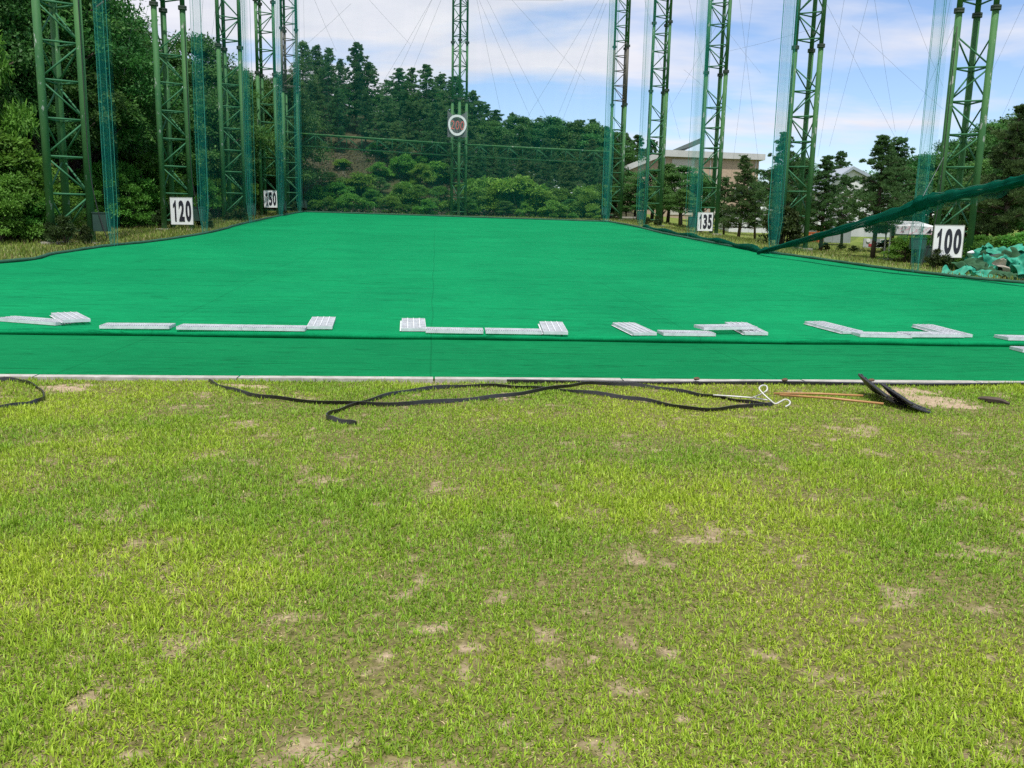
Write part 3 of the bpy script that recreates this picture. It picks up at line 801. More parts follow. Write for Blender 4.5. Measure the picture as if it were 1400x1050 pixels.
def number_mesh(txt, h, w):
    V = []; Fs = []; cw = w/len(txt)
    for i, ch in enumerate(txt):
        cx = -w/2+cw*(i+.5)
        if ch == '1':
            k = cw*.86; pts = [(-.04, -.5), (.24, -.5), (.24, .5), (.07, .5), (-.06, .40), (-.30, .30), (-.30, .13), (-.04, .22)]
            b = len(V); n = len(pts)
            for y in (-.004, .004): V += [(cx+px*k, y, pz*h) for px, pz in pts]
            Fs += [tuple(b+j for j in range(n)), tuple(b+n+j for j in reversed(range(n)))]+[(b+j, b+n+j, b+n+(j+1) % n, b+(j+1) % n) for j in range(n)]
        else:
            me = text_mesh(ch, h, cw*.84, .045, 'sign_ink'); b = len(V)
            V += [(v.co.x+cx, v.co.y, v.co.z) for v in me.vertices]; Fs += [tuple(b+q for q in p.vertices) for p in me.polygons]; bpy.data.meshes.remove(me)
    m = MB(); m.v = V; m.f = Fs; return m.mesh('number', 'sign_ink')
def board(key, x0, y0, x1, y1, d, txt, label, yaw=0):
    c = at_depth((x0+x1)/2, (y0+y1)/2, d); w = (x1-x0)*d/FPX; h = (y1-y0)*d/FPX
    root = empty('distance_board', c, yaw, label, 'distance board', 'number boards on the masts'); root.rotation_euler = (0, -0.008, yaw)
    m = MB(); m.box(-w/2, -.012, -h/2, w/2, .012, h/2); m.build('panel', 'sign_white', root)
    m = MB(); f = .018
    for bx in ((-w/2-f, -.02, -h/2-f, w/2+f, .02, -h/2), (-w/2-f, -.02, h/2, w/2+f, .02, h/2+f), (-w/2-f, -.02, -h/2, -w/2, .02, h/2), (w/2, -.02, -h/2, w/2+f, .02, h/2)): m.box(*bx)
    m.build('frame', 'fascia', root)
    me = number_mesh(txt, h*.80, w*.94); o = put(bpy.data.objects.new('number', me), root); o.location = (0, -.018, 0)
    m = MB()
    for z in (-h*.3, h*.3): m.box(-w/2-.1, .022, z-.025, w/2+.1, .05, z+.025)
    m.build('bracket', 'flange_dark', root)
board('L2', 234, 271, 263, 306, 40.0, '120', 'white board with black number 120 on the second forest side mast')
board('L4', 361.5, 261, 378.5, 283, 61.6, '150', 'white board with black number 150 on a far forest side mast')
board('R3', 954, 291, 974, 315, 54.8, '135', 'white board with black number 135 on a building side mast')
board('R1', 1276.5, 309, 1316, 351, 33.0, '100', 'white board with black number 100 beside the green scrap heap', .02)
def round_sign():
    d = MASTS['C'].y-.75; c = at_depth(625.3, 171, d); root = empty('round_sign', c, 0, 'round sign with white ring and red 200 on a grey cloth', 'sign')
    s = d/FPX
    m = MB(); n = 10; rows = []
    for i in range(n+1):
        r = []
        for j in range(n+1):
            a = -1+2*j/n; t = i/n
            top = 12+7*abs(a)**2.2; z = -15.5+(top+15.5)*t
            r.append((a*13*s, .04*math.sin(a*5+t*3), z*s))
        rows.append(r)
    m.grid(rows); m.build('cloth', 'banner_mesh', root, True)
    m = MB(); k = 48; rows = [[], [], [], [], []]
    for j in range(k+1):
        a = 2*math.pi*j/k; cx, sz = math.cos(a), math.sin(a); wob = 1+.03*math.sin(3*a+.5)
        for q, (rr, yy) in enumerate([(9.6, -.07), (9.6, -.10), (12.4, -.10), (12.4, -.07), (9.6, -.07)]):
            rows[q].append((cx*rr*.98*s*wob, yy, sz*rr*1.08*s*wob))
    m.grid(rows); m.build('ring', 'sign_white', root)
    me = text_mesh('200', 11*s, 17.5*s, -.012, 'sign_red'); o = put(bpy.data.objects.new('number', me), root); o.location = (0.02, -.12, -.02); o.rotation_euler = (0, .06, 0)
round_sign()

# ------------------------------------------------------------------ nets
def bundle(px0, px1, pyb, label, lay=13):
    p = hit((px0+px1)/2, pyb, zp); d = p.y; w = (px1-px0)*d/FPX
    root = empty('gathered_net', (p.x, p.y, p.z), 0, label, 'net', 'nets drawn up beside the masts')
    rg = random.Random(int(px0)); m = MB(); zs = [0.05, 1, 3, 6, 9, 13, 18, TOP-.5]
    plan = []
    for i in range(lay):
        plan.append((rg.uniform(-.5, .5)*w if 0 < i < lay-1 else (-.5 if i == 0 else .5)*w, rg.uniform(-.22, .22)))
    rows = []
    for z in zs:
        r = []; sq = .35+.65*min(1, z/1.2)
        for x, y in plan: r.append((x*sq*(1+.05*math.sin(z*.7+x*9)), y*sq+.02*math.sin(z+y*20), z))
        rows.append(r)
    m.grid(rows); m.build('folds', 'net_fold', root)
    m = MB()
    for k in range(4):
        x = (rg.uniform(-.5, .5) if k else -.5)*w; y = rg.uniform(-.15, .15)
        m.tube([(x*.5, y, 0.02), (x, y, 1.2), (x, y, 9), (x*1.02, y, TOP-.5)], .005+.00008*d, 5)
    m.build('cords', 'net_cord', root)
for a in [(147, 165, 337, 'gathered green net hanging beside the frame edge mast with peeling paint'), (271, 288, 319, 'gathered green net hanging beside the 120 board mast'), (337, 350, 305.5, 'gathered green net hanging in front of the 150 board mast'), (379, 390, 296, 'gathered green net hanging between the 150 board and the forest corner'), (405, 415, 291, 'gathered green net at the forest corner of the back edge'),
          (822, 835, 303.6, 'gathered green net at the building side corner of the back edge'), (869, 886, 311.5, 'gathered green net hanging next to the corner neighbour mast'), (936, 956, 326, 'gathered green net hanging next to the 135 board mast'), (1046, 1068, 347, 'gathered green net hanging where the thick rolled net meets the turf'), (1241, 1266, 373, 'gathered green net hanging next to the 100 board mast')]: bundle(*a)
def panel(A, B, label, mat='net_sheer', sag=.25, top=TOP-.5):
    A, B = Vector(A), Vector(B); n = 60; rows = []; root = None
    s = Vector((-(B-A).y, (B-A).x, 0)).normalized()
    for z in (0.02, .8, 3, 7, 12, 18, top):
        r = []
        for j in range(n+1):
            t = j/n; p = A.lerp(B, t); o = math.sin(t*19)*.06+math.sin(t*47+1)*.03+sag*math.sin(math.pi*t)*math.sin(math.pi*z/top)
            r.append((p.x+s.x*o, p.y+s.y*o, p.z+z))
        rows.append(r)
    m = MB(); m.grid(rows); tag(m.build('safety_net', mat, smooth=True), label, 'net', 'sheer nets spread between the masts')
def eL(px, py): return hit(px, py, zp)
b0 = eL(279, 319.5); b1 = eL(343, 305); b2 = eL(380, 296.2); b3 = LEDGE[-1]; b4 = hit(626, 297.2, zp); b5 = REDGE[-1]
cm = b3.lerp(b5, (626-415)/(832-415.)); 
panel(b0, b1, 'sheer green net spread from the 120 mast towards the 150 mast')
panel(b2, b3, 'sheer green net spread up to the forest corner')
panel(b3+Vector((0, .1, 0)), cm, 'sheer green net across the back, forest half')
panel(cm, b5+Vector((0, .1, 0)), 'sheer green net across the back, building half')
def rolled():
    spec = [(1036, 345, 36, .07), (1060, 339, 34.5, .10), (1100, 328, 33, .12), (1150, 314, 31, .14), (1200, 299, 29.5, .16), (1240, 287, 28.5, .20), (1262, 277, 28, .25), (1290, 270, 27.5, .19), (1330, 262, 27, .17), (1370, 253, 26.5, .17), (1400, 246, 26, .18), (1450, 236, 25, .18), (1520, 222, 24, .18)]
    root = empty('rolled_net', at_depth(1036, 344, 31.5), 0, 'thick dark green rolled net rising from the turf past the 100 board mast', 'net'); o = Vector(root.location)
    pts = smooth_path([at_depth(a, b, d-4)-o for a, b, d, r in spec], 8); rs = []
    for i in range(len(pts)):
        k = i/8; j = min(int(k), len(spec)-2); f = k-j; rs.append((spec[j][3]*(1-f)+spec[j+1][3]*f)*.74*(1+.12*math.sin(i*1.1)))
    m = MB(); n = 20; m.tube(pts, rs, n)
    # crumple the roll
    for i in range(len(m.v)):
        x, y, z = m.v[i]; ring = i//n; ang = i % n; q = 1+.14*math.sin(ang*1.57+ring*.12)+.10*math.sin(ang*2.51+ring*.31)+.06*math.sin(ring*1.9+ang)
        c = pts[min(ring, len(pts)-1)]; m.v[i] = (c.x+(x-c.x)*q, c.y+(y-c.y)*q, c.z+(z-c.z)*q)
    m.build('roll', 'net_roll', root, True)
    rows = [[], [], [], []]; 
    for i, p in enumerate(pts):
        k = i/8; drop = .02+.75*math.exp(-((k-5.0)/1.9)**2)+.28*max(0, math.sin((k-7)*.9))
        for q in range(4): rows[q].append((p.x+.05*math.sin(i*.9+q), p.y+.12+.06*math.sin(i*.6+q*2), p.z-drop*q/3*(1+.15*math.sin(i*.8))))
    m = MB(); m.grid(rows); m.build('drape', 'net_drape', root, True)
    rows = [[], [], []]
    for i, p in enumerate(pts):
        k = i/8; drop = .02+.45*math.exp(-((k-5.6)/1.2)**2)
        for q in range(3): rows[q].append((p.x+.06*math.sin(i*.7+q), p.y-.15+.06*math.sin(i*.6+q*2), p.z-drop*q/2))
    m = MB(); m.grid(rows); m.build('drape', 'net_drape', root, True)
    a = at_depth(1262, 268, 23.8)-o; b = at_depth(1290, 215, 33.5)-o
    m = MB(); m.tube([a, b], .006, 5); m.build('tie_rope', 'cable', root)
    m = MB(); rr = random.Random(5)
    for k in range(9):
        ph = rr.uniform(0, 6.28); f = rr.uniform(.03, .10)
        m.tube([p+Vector((0, math.cos(ph+i*f), math.sin(ph+i*f)))*(rs[i]*1.03) for i, p in enumerate(pts)], .016, 5)
    m.build('cords', 'hem_green', root, True)
rolled()

# ------------------------------------------------------------------ wires
def wires():
    def P(px, py, d): return at_depth(px, py, d)
    def mt(k, z): return MASTS[k]+Vector((0, 0, z))
    W = []
    back = 'thin guy wire slanting over the back net against the cloudy sky'
    for a, b in [((595, -10, 76), (520, 150, 90)), ((605, -5, 76), (550, 130, 90)), ((590, 0, 77), (525, 110, 88)), ((505, 0, 76), (560, 60, 80)), ((430, 0, 75), (460, 70, 90)), ((452, 0, 75), (500, 80, 88)),
                 ((651, -5, 76), (688, 170, 92)), ((655, 0, 76), (725, 160, 92)), ((664, -4, 76), (750, 165, 92)), ((822, -6, 78), (715, 170, 92)), ((826, 0, 78), (760, 165, 92)), ((829, 5, 78), (765, 175, 92)), ((700, 0, 76), (800, 110, 84)), ((480, 5, 76), (420, 60, 76))]:
        W.append((P(*a), P(*b), back, 'guy wires over the back edge', 1.0))
    W.append((P(600, -3, 76), P(770, 1, 77), 'taut horizontal top cable of the back net at the frame top', None, 1.3))
    rt = 'thin guy wire crossing the sky beside the building side masts'
    for a, b in [((1010, -10, 50), (1050, 330, 58)), ((1030, -10, 50), (1000, 240, 70)), ((1075, -10, 48), (1060, 200, 60)), ((940, -10, 66), (985, 210, 80)), ((1005, -10, 56), (880, 210, 80)), ((1128, 35, 44), (975, 75, 60)), ((1155, -5, 44), (1118, 215, 60)), ((1188, -5, 40), (1134, 200, 60)), ((1195, -5, 40), (1224, 180, 55)), ((1130, 5, 45), (1225, 190, 55)), ((1165, 35, 44), (1290, 150, 50)), ((1300, -5, 36), (1250, 270, 60)), ((1320, 0, 36), (1236, 190, 60)), ((1240, -5, 36), (1290, 120, 60)), ((1400, 5, 40), (1345, 120, 60)), ((1400, 90, 40), (1365, 170, 60)), ((985, 30, 60), (1040, 100, 70)), ((880, -5, 67), (930, 190, 80)), ((935, 95, 62), (1000, 150, 70))]:
        W.append((P(*a), P(*b), rt, 'guy wires beside the building side masts', .8))
    lf = 'thin guy wire running down from the forest side masts into the trees'
    for a, b in [((54, 5, 34), (12, 230, 44)), ((205, 0, 44), (160, 160, 50)), ((150, -5, 40), (185, 120, 50)), ((185, 5, 44), (150, 220, 44)), ((278, -5, 48), (262, 200, 56)), ((296, 0, 52), (280, 120, 60)), ((415, -5, 74), (418, 180, 80)), ((190, 140, 45), (170, 240, 46))]:
        W.append((P(*a), P(*b), lf, 'guy wires on the forest side', .8))
    for a, b, lab, grp, k in W:
        m = MB(); mid = (a+b)/2+Vector((0, 0, -.004*(b-a).length)); d = mid.y
        m.tube([a, a.lerp(mid, .5), mid, mid.lerp(b, .5), b], k*(.003+.00006*d), 5); tag(m.build('guy_wire', 'cable'), lab, 'wire', grp)
wires()

# ------------------------------------------------------------------ plants
def leaf_mesh(name, P, D, Nn, Ln, Wd, rnd, mat):
    """one folded leaf per point: P base, D direction, Nn normal"""
    D = D/np.linalg.norm(D, axis=1, keepdims=True); S = np.cross(D, Nn); S /= np.linalg.norm(S, axis=1, keepdims=True)+1e-9
    Up = np.cross(S, D)
    Ln = Ln[:, None]; Wd = Wd[:, None]
    V = np.stack([P, P+D*Ln*.5+S*Wd*.5+Up*Wd*.15, P+D*Ln, P+D*Ln*.5-S*Wd*.5+Up*Wd*.15], 1).reshape(-1, 3)
    b = np.arange(len(P))*4; f = np.stack([b, b+1, b+2, b+3], -1)
    return np_mesh(name, V, f, attrs={'rnd': np.repeat(rnd, 4)}, mat=mat)
def rdir(rg, n):
    v = rg.normal(size=(n, 3)); return v/np.linalg.norm(v, axis=1, keepdims=True)
def proto_broad(seed, n_leaf=11000, lsize=.024, mat='leaf_broad', kind='broadleaf_tree', squat=1.0, low=.28, wide=.30, nc=46):
    """unit height tree"""
    rg = np.random.default_rng(seed); root = empty(kind, (0, 0, 0))
    m = MB(); rd = random.Random(seed)
    tp = [Vector((0, 0, -.04)), Vector((.01, .0, .2)), Vector((rd.uniform(-.03, .03), rd.uniform(-.03, .03), .5)), Vector((rd.uniform(-.05, .05), rd.uniform(-.05, .05), .85))]
    m.tube(tp, [.026, .02, .013, .004], 8)
    cl = []
    for i in range(nc):
        t = rg.random(); z = low+(1-low)*(.08+.87*t)
        prof = math.sin(math.pi*(.12+.83*t)**.8)*wide*rg.uniform(.35, 1.05)
        a = rg.uniform(0, 2*math.pi)
        cl.append((prof*math.cos(a), prof*math.sin(a), z, rg.uniform(.07, .13)*(1.1-.4*t)))
    for i in range(9):
        c = cl[rd.randrange(nc)]; z0 = max(.12, c[2]*.55)
        m.tube([(0.005, 0, z0), (c[0]*.5, c[1]*.5, z0+(c[2]-z0)*.6), (c[0]*.95, c[1]*.95, c[2])], [.011, .007, .003], 5)
    m.build('trunk', 'bark', root, True)
    C = np.array(cl); k = rg.integers(0, nc, n_leaf); ctr = C[k, :3]; rr = C[k, 3]
    d = rdir(rg, n_leaf); d[:, 2] = np.where(d[:, 2] < -.3, -d[:, 2]*.5, d[:, 2])
    rad = rr*rg.random(n_leaf)**.38*(1+.25*np.sin(d[:, 0]*9+k)*np.sin(d[:, 1]*8))
    P = ctr+d*rad[:, None]*np.array([1.15, 1.15, .72])
    D = d*.6+rdir(rg, n_leaf)*.8+np.array([0, 0, -.25]); Nn = d*.5+np.array([0, 0, .9])+rdir(rg, n_leaf)*.55
    rnd = np.clip(.45+.5*(rg.random(n_leaf)-.5)+.35*(rg.random(nc)[k]-.5), 0, 1)
    me = leaf_mesh('crown', P, D, Nn, rg.uniform(.7, 1.4, n_leaf)*lsize, rg.uniform(.6, 1.1, n_leaf)*lsize*.62, rnd, mat)
    put(bpy.data.objects.new('crown', me), root); return root
def proto_pine(seed, cone=False, n_needle=13000, low=.25, wide=.24, kind='pine_tree'):
    rg = np.random.default_rng(seed); rd = random.Random(seed); root = empty(kind, (0, 0, 0)); m = MB()
    n_needle = int(n_needle*2.0)
    bx, by = rd.uniform(-.03, .03), rd.uniform(-.03, .03)
    ax = lambda z: Vector((bx*math.sin(z*3), by*math.sin(z*2.4), z))
    m.tube([ax(z) for z in (-.04, .25, .5, .75, .97)], [.019, .015, .011, .006, .002], 8)
    pads = []; z = low
    while z < .97:
        t = (z-low)/(1-low); nb = rd.randint(4, 6) if cone else rd.randint(3, 5)
        for i in range(nb):
            a = rd.uniform(0, 6.28)
            if cone: ln = wide*(1-t)**.85*rd.uniform(.75, 1.1)+.02
            else: ln = wide*(1-t)**.85*min(1, (t+.12)/.3)*rd.uniform(.3, 1.25)*1.25+.006
            rise = (.10 if not cone else -.05+.25*t)*ln+rd.uniform(0, .25)*ln
            b = ax(z); e = b+Vector((math.cos(a)*ln, math.sin(a)*ln, rise)); mid = b.lerp(e, .55)+Vector((0, 0, -.04*ln if cone else .06*ln))
            m.tube([b, mid, e], [.006*(1.1-t), .004*(1.1-t), .0015], 5)
            for s in ((.3, .5, .68, .85, 1.0) if cone else (.4, .6, .8, 1.0)):
                q = b.lerp(e, s); sp = .4*ln*(1.15-s)+.018
                for w in range(2):
                    pads.append((q.x+rd.uniform(-sp, sp), q.y+rd.uniform(-sp, sp), q.z+rd.uniform(-.012, .02), rd.uniform(.007, .020)*(1.2-.8*t), math.cos(a), math.sin(a)))
        z += rd.uniform(.024, .040) if cone else rd.uniform(.026, .045)
    pads.append((*ax(.985), .005, .3, 0))
    m.build('trunk', 'bark', root, True)
    C = np.array(pads); k = rg.integers(0, len(C), n_needle); d = rdir(rg, n_needle)
    P = C[k, :3]+d*(C[k, 3]*rg.random(n_needle)**.6)[:, None]*np.array([1.15, 1.15, .75])
    out = np.stack([C[k, 4], C[k, 5], np.full(n_needle, .35)], -1)
    D = d+out*.7+np.array([0, 0, .75]); Nn = rdir(rg, n_needle)+np.array([0, 0, .8])
    rnd = np.clip(.45+.55*(rg.random(n_needle)-.5)+.3*(rg.random(len(C))[k]-.5), 0, 1)
    me = leaf_mesh('crown', P, D, Nn, rg.uniform(.6, 1.5, n_needle)*(.026-.012*P[:, 2]), rg.uniform(.6, 1.2, n_needle)*.0062, rnd, 'leaf_pine')
    put(bpy.data.objects.new('crown', me), root); return root
def proto_shrub(seed, n_leaf=6500, mat='leaf_shrub', lsize=.055, kind='leafy_shrub', nc=30):
    rg = np.random.default_rng(seed); rd = random.Random(seed); root = empty(kind, (0, 0, 0)); m = MB(); cl = []
    for i in range(nc):
        t = rg.random()**.7; z = .10+.78*t; r = .52*math.sqrt(max(.05, 1-(t*.98)**2.2))*rg.uniform(.3, 1.0); a = rg.uniform(0, 6.28)
        cl.append((r*math.cos(a), r*math.sin(a), z, rg.uniform(.12, .20)))
    for i in range(11):
        c = cl[i]; m.tube([(c[0]*.1, c[1]*.1, -.06), (c[0]*.5, c[1]*.5, c[2]*.55), (c[0]*.95, c[1]*.95, c[2])], [.016, .010, .004], 5)
    m.build('stems', 'bark', root, True)
    C = np.array(cl); k = rg.integers(0, nc, n_leaf); d = rdir(rg, n_leaf); d[:, 2] = np.where(d[:, 2] < -.3, -d[:, 2]*.5, d[:, 2])
    rad = C[k, 3]*rg.random(n_leaf)**.4
    P = C[k, :3]+d*rad[:, None]*np.array([1.15, 1.15, .7]); P[:, 2] = np.maximum(P[:, 2], .01)
    D = d*.7+rdir(rg, n_leaf)*.7+np.array([0, 0, -.15]); Nn = d*.4+np.array([0, 0, 1.0])+rdir(rg, n_leaf)*.5
    rnd = np.clip(.45+.5*(rg.random(n_leaf)-.5)+.4*(rg.random(nc)[k]-.5), 0, 1)
    me = leaf_mesh('foliage', P, D, Nn, rg.uniform(.7, 1.4, n_leaf)*lsize, rg.uniform(.6, 1.1, n_leaf)*lsize*.55, rnd, mat)
    put(bpy.data.objects.new('foliage', me), root); return root
PROTO = {
 'broad': [proto_broad(s) for s in (11, 12, 13)],
 'bigbroad': [proto_broad(s, 24000, .017, nc=80, low=.12, wide=.34) for s in (21, 22, 23)],
 'pine': [proto_pine(s) for s in (31, 32, 33)],
 'bigpine': [proto_pine(s, n_needle=17000, low=.22, wide=.25) for s in (36, 37, 38, 39)],
 'cone': [proto_pine(s, True, low=.14, wide=.20, kind='conifer_tree') for s in (41, 42)],
 'shrub': [proto_shrub(s, 9000, lsize=.045) for s in (51, 52, 53)],
 'bank': [proto_shrub(s, 4500, 'leaf_bank', .075, nc=24) for s in (61, 62, 63)],
 'weed': [proto_shrub(s, 2500, 'leaf_weed', .10, 'weed_clump', nc=20) for s in (71, 72)],
}
USED = set()
def plant(kind, px, top, d, label, group, cat=None, wide=1.0, sink=.0, base=None):
    p = at_depth(px, 315, d); z = surf(p.x, p.y)-.08-sink
    if base is not None: z = at_depth(px, base, d).z
    zt = at_depth(px, top, d).z; h = max(zt-z, .4)
    lst = PROTO[kind]; i = random.randrange(len(lst)); key = (kind, i)
    if key not in USED: r = lst[i]; USED.add(key)
    else: r = copy_tree(lst[i])
    r.location = (p.x, p.y, z); w = wide*random.uniform(.92, 1.08)
    r.scale = (h*w, h*w, h); r.rotation_euler = (0, 0, random.uniform(0, 6.28))
    tag(r, label, cat or ('shrub' if kind in ('shrub', 'bank') else 'weed' if kind == 'weed' else 'tree'), group)
    return r
# --- forest side
LT = 'dense dark broadleaf tree in the wood behind the forest side masts'; LG = 'trees of the wood behind the forest side masts'
for px, top, d, k in [(-60, -150, 36, 'bigbroad'), (-10, -190, 40, 'bigbroad'), (50, -160, 42, 'bigbroad'), (105, -90, 44, 'bigbroad'), (150, -10, 47, 'bigbroad'), (188, 35, 52, 'bigbroad'), (210, 75, 55, 'bigbroad'), (250, 70, 57, 'bigbroad'), (278, 45, 62, 'bigbroad'), (305, 85, 64, 'bigbroad'), (338, 92, 78, 'bigbroad'), (362, 105, 82, 'bigbroad'), (392, 98, 80, 'bigbroad'),
                      (-90, -120, 46, 'bigbroad'), (0, -160, 52, 'bigbroad'), (70, -120, 56, 'bigbroad'), (125, -40, 58, 'bigbroad'), (165, 20, 62, 'bigbroad'), (228, 85, 68, 'bigbroad'), (320, 100, 84, 'broad'), (20, 0, 38, 'broad'), (85, 40, 40, 'broad'), (130, 60, 43, 'broad'), (175, 110, 47, 'broad'), (235, 120, 53, 'broad'), (290, 140, 58, 'broad'), (316, 150, 68, 'broad'), (350, 150, 77, 'broad'), (388, 160, 76, 'broad'), (-30, 30, 35, 'broad'), (400, 130, 84, 'broad'), (180, 10, 70, 'broad'), (60, 110, 38, 'broad'), (-120, -150, 40, 'bigbroad')]:
    plant(k, px, top, d, LT, LG, wide=1.05)
LS = 'light green leafy shrub at the foot of the wood behind the forest side masts'; LSG = 'shrubs at the foot of the wood'
for px, top, d in [(2, 175, 31.5), (28, 195, 32), (55, 222, 32.5), (-30, 160, 31), (18, 235, 30), (-10, 250, 29), (48, 262, 30.5), (85, 250, 37), (110, 245, 39), (140, 220, 41), (168, 215, 43), (190, 205, 45), (212, 225, 47), (172, 250, 41.5), (200, 258, 45), (235, 240, 50), (268, 235, 53), (295, 240, 56), (310, 250, 59), (335, 250, 64), (346, 248, 74), (378, 252, 79), (398, 250, 82), (-60, 170, 30)]:
    plant('shrub', px, top, d, LS, LSG, wide=random.uniform(.9, 1.25), sink=.1)
plant('shrub', -12, -10, 33.5, 'bright yellow green leafy bough at the top corner of the frame', LSG, wide=.42)
# --- back hill
BT = 'dark green pine in the wood on the hill behind the back net'; BG = 'pines on the hill behind the back net'
for px, top, d, k in [(418, 55, 97, 'cone'), (436, 62, 100, 'cone'), (455, 66, 96, 'cone'), (487, 57, 97, 'bigpine'), (508, 85, 98, 'pine'), (470, 80, 104, 'bigpine'), (528, 108, 102, 'pine'), (546, 93, 97, 'bigpine'), (562, 92, 100, 'bigpine'), (582, 88, 97, 'bigpine'), (600, 98, 100, 'pine'), (617, 104, 98, 'bigpine'), (646, 124, 97, 'bigpine'), (660, 140, 100, 'pine'), (676, 150, 98, 'bigpine'), (698, 153, 100, 'pine'), (716, 160, 98, 'bigpine'), (735, 158, 102, 'pine'), (752, 165, 98, 'bigpine'), (772, 166, 100, 'pine'), (790, 163, 100, 'bigpine'), (805, 164, 102, 'cone'), (825, 172, 98, 'bigpine'), (848, 180, 136, 'pine'), (866, 184, 138, 'bigpine'), (884, 190, 140, 'bigpine'),
                      (430, 110, 93, 'bigpine'), (465, 120, 92, 'pine'), (500, 125, 93, 'bigpine'), (530, 130, 92, 'bigpine'), (560, 140, 93, 'bigpine'), (592, 140, 92, 'bigpine'), (610, 150, 91, 'pine'), (640, 165, 92, 'bigpine'), (665, 178, 91, 'bigpine'), (690, 185, 92, 'bigpine'), (715, 185, 91, 'bigpine'), (745, 188, 92, 'bigpine'), (775, 190, 91, 'bigpine'), (805, 190, 92, 'bigpine'), (830, 195, 92, 'bigpine'), (655, 205, 88, 'pine'), (685, 210, 87, 'bigpine'), (715, 215, 87, 'bigpine'), (745, 218, 87, 'bigpine'), (775, 218, 87, 'bigpine'), (808, 215, 87, 'bigpine'), (830, 226, 87, 'bigpine'), (545, 165, 90, 'pine'), (620, 190, 89, 'pine')]:
    plant(k, px, top, d, BT, BG, wide=random.uniform(1.0, 1.35))
for px, top, d in [(600, 160, 95), (635, 170, 95), (680, 172, 95), (725, 176, 95), (765, 180, 95), (800, 182, 95), (828, 190, 95), (705, 158, 96), (730, 166, 97), (748, 160, 96), (768, 168, 97), (784, 166, 96), (806, 170, 97), (824, 174, 97), (668, 162, 97), (548, 118, 99), (590, 122, 99), (626, 132, 98), (520, 130, 97), (570, 130, 98), (450, 110, 98), (480, 115, 97)]:
    plant('broad', px, top, d, 'bushy broadleaf tree among the pines on the back hill', 'broadleaf trees among the pines on the back hill', wide=1.35)
BS = 'yellow green bush growing on the bank behind the back net'; BSG = 'bushes on the bank behind the back net'
for px, top, d in [(420, 262, 78), (433, 248, 81), (447, 236, 84), (462, 250, 81), (478, 246, 83), (494, 242, 84), (508, 254, 81), (524, 250, 83), (541, 254, 81), (560, 250, 83), (577, 262, 80), (598, 258, 82), (614, 268, 80), (648, 262, 80), (662, 252, 82), (678, 254, 80), (694, 246, 82), (708, 250, 80), (724, 252, 82), (740, 262, 80), (757, 258, 82), (772, 266, 80), (790, 256, 82), (806, 264, 80), (818, 252, 83), (432, 274, 77.5), (455, 276, 77.5), (482, 272, 78), (505, 278, 77.5), (530, 278, 77.5), (556, 280, 77.5), (585, 282, 77.5), (640, 280, 78), (690, 282, 78), (720, 284, 78), (752, 286, 78), (785, 288, 78), (812, 288, 78), (470, 225, 88), (525, 230, 87), (575, 235, 87), (640, 240, 86), (440, 215, 89), (500, 216, 90), (548, 220, 89), (598, 224, 88), (455, 206, 91), (520, 205, 92), (570, 210, 91), (425, 205, 90)]:
    k = random.choice(['bank', 'bank', 'bank', 'shrub', 'broad'])
    plant(k, px+random.uniform(-7, 7), top-4+random.uniform(-10, 9), d+random.uniform(-.5, 2.0), BS if k != 'broad' else 'young broadleaf sapling among the bushes on the back bank', BSG if k != 'broad' else 'saplings on the back bank', 'shrub' if k != 'broad' else 'sapling', wide=random.uniform(1.0, 1.6) if k != 'broad' else 1.7, sink=.1)
def bank_brush():
    n = 26000; u = RNG.uniform(-24, 10, n); v = VFAR+RNG.uniform(2.5, 20, n); x = u*CA-v*SA; y = u*SA+v*CA
    k = fbm(x*.35+3, y*.35, 3); keep = k > .38; x, y, k = x[keep], y[keep], k[keep]; n = len(x)
    z = surf_np(x, y)-.1+RNG.random(n)**1.5*.9*k
    D = rdir(RNG, n)+np.array([0, 0, .5]); Nn = rdir(RNG, n)+np.array([0, 0, .6])
    me = leaf_mesh('dry_brush', np.stack([x, y, z], -1), D, Nn, RNG.uniform(.15, .5, n), RNG.uniform(.03, .09, n), RNG.random(n), 'leaf_dry')
    tag(put(bpy.data.objects.new('dry_brush', me)), 'dry brown brushwood covering the bank behind the net', 'brushwood', kind='stuff')
bank_brush()
# --- building side
RB = 'dark rounded broadleaf tree in front of the tan brick hall'; RBG = 'broadleaf trees in front of the brick hall'
for px, top, d in [(848, 250, 84), (868, 244, 82), (890, 228, 80), (912, 224, 76), (930, 226, 78), (948, 234, 74), (880, 258, 76), (905, 255, 73), (930, 258, 71), (855, 266, 80)]:
    plant('broad', px, top, d, RB, RBG, wide=1.5)
for px, top, d, k, lab in [(1010, 213, 66, 'cone', 'pointed young pine standing before the brick hall'), (990, 240, 68, 'pine', 'low bushy pine between the 135 board and the pointed pine'), (1033, 246, 66, 'pine', 'low bushy pine just past the pointed young pine'), (1064, 180, 54, 'bigpine', 'tall dark pine beside the mast between the 135 and 100 boards'), (1092, 215, 58, 'pine', 'dark pine half hidden by the mast between the 135 and 100 boards'), (1124, 212, 54, 'bigpine', 'slender pine in front of the white gabled building'), (1138, 206, 104, 'bigpine', 'dark pine over the roof end of the white gabled building'), (1196, 184, 48, 'bigpine', 'spreading pine with open branches beside the white gabled building'), (1222, 186, 54, 'bigpine', 'dark pine behind the spreading open pine'), (1152, 236, 62, 'pine', 'small pine right in front of the white gabled wall'), (1376, 142, 41, 'bigpine', 'large dark pine behind the green scrap heap')]:
    plant(k, px, top, d, lab, 'pines on the building side', wide=1.12)
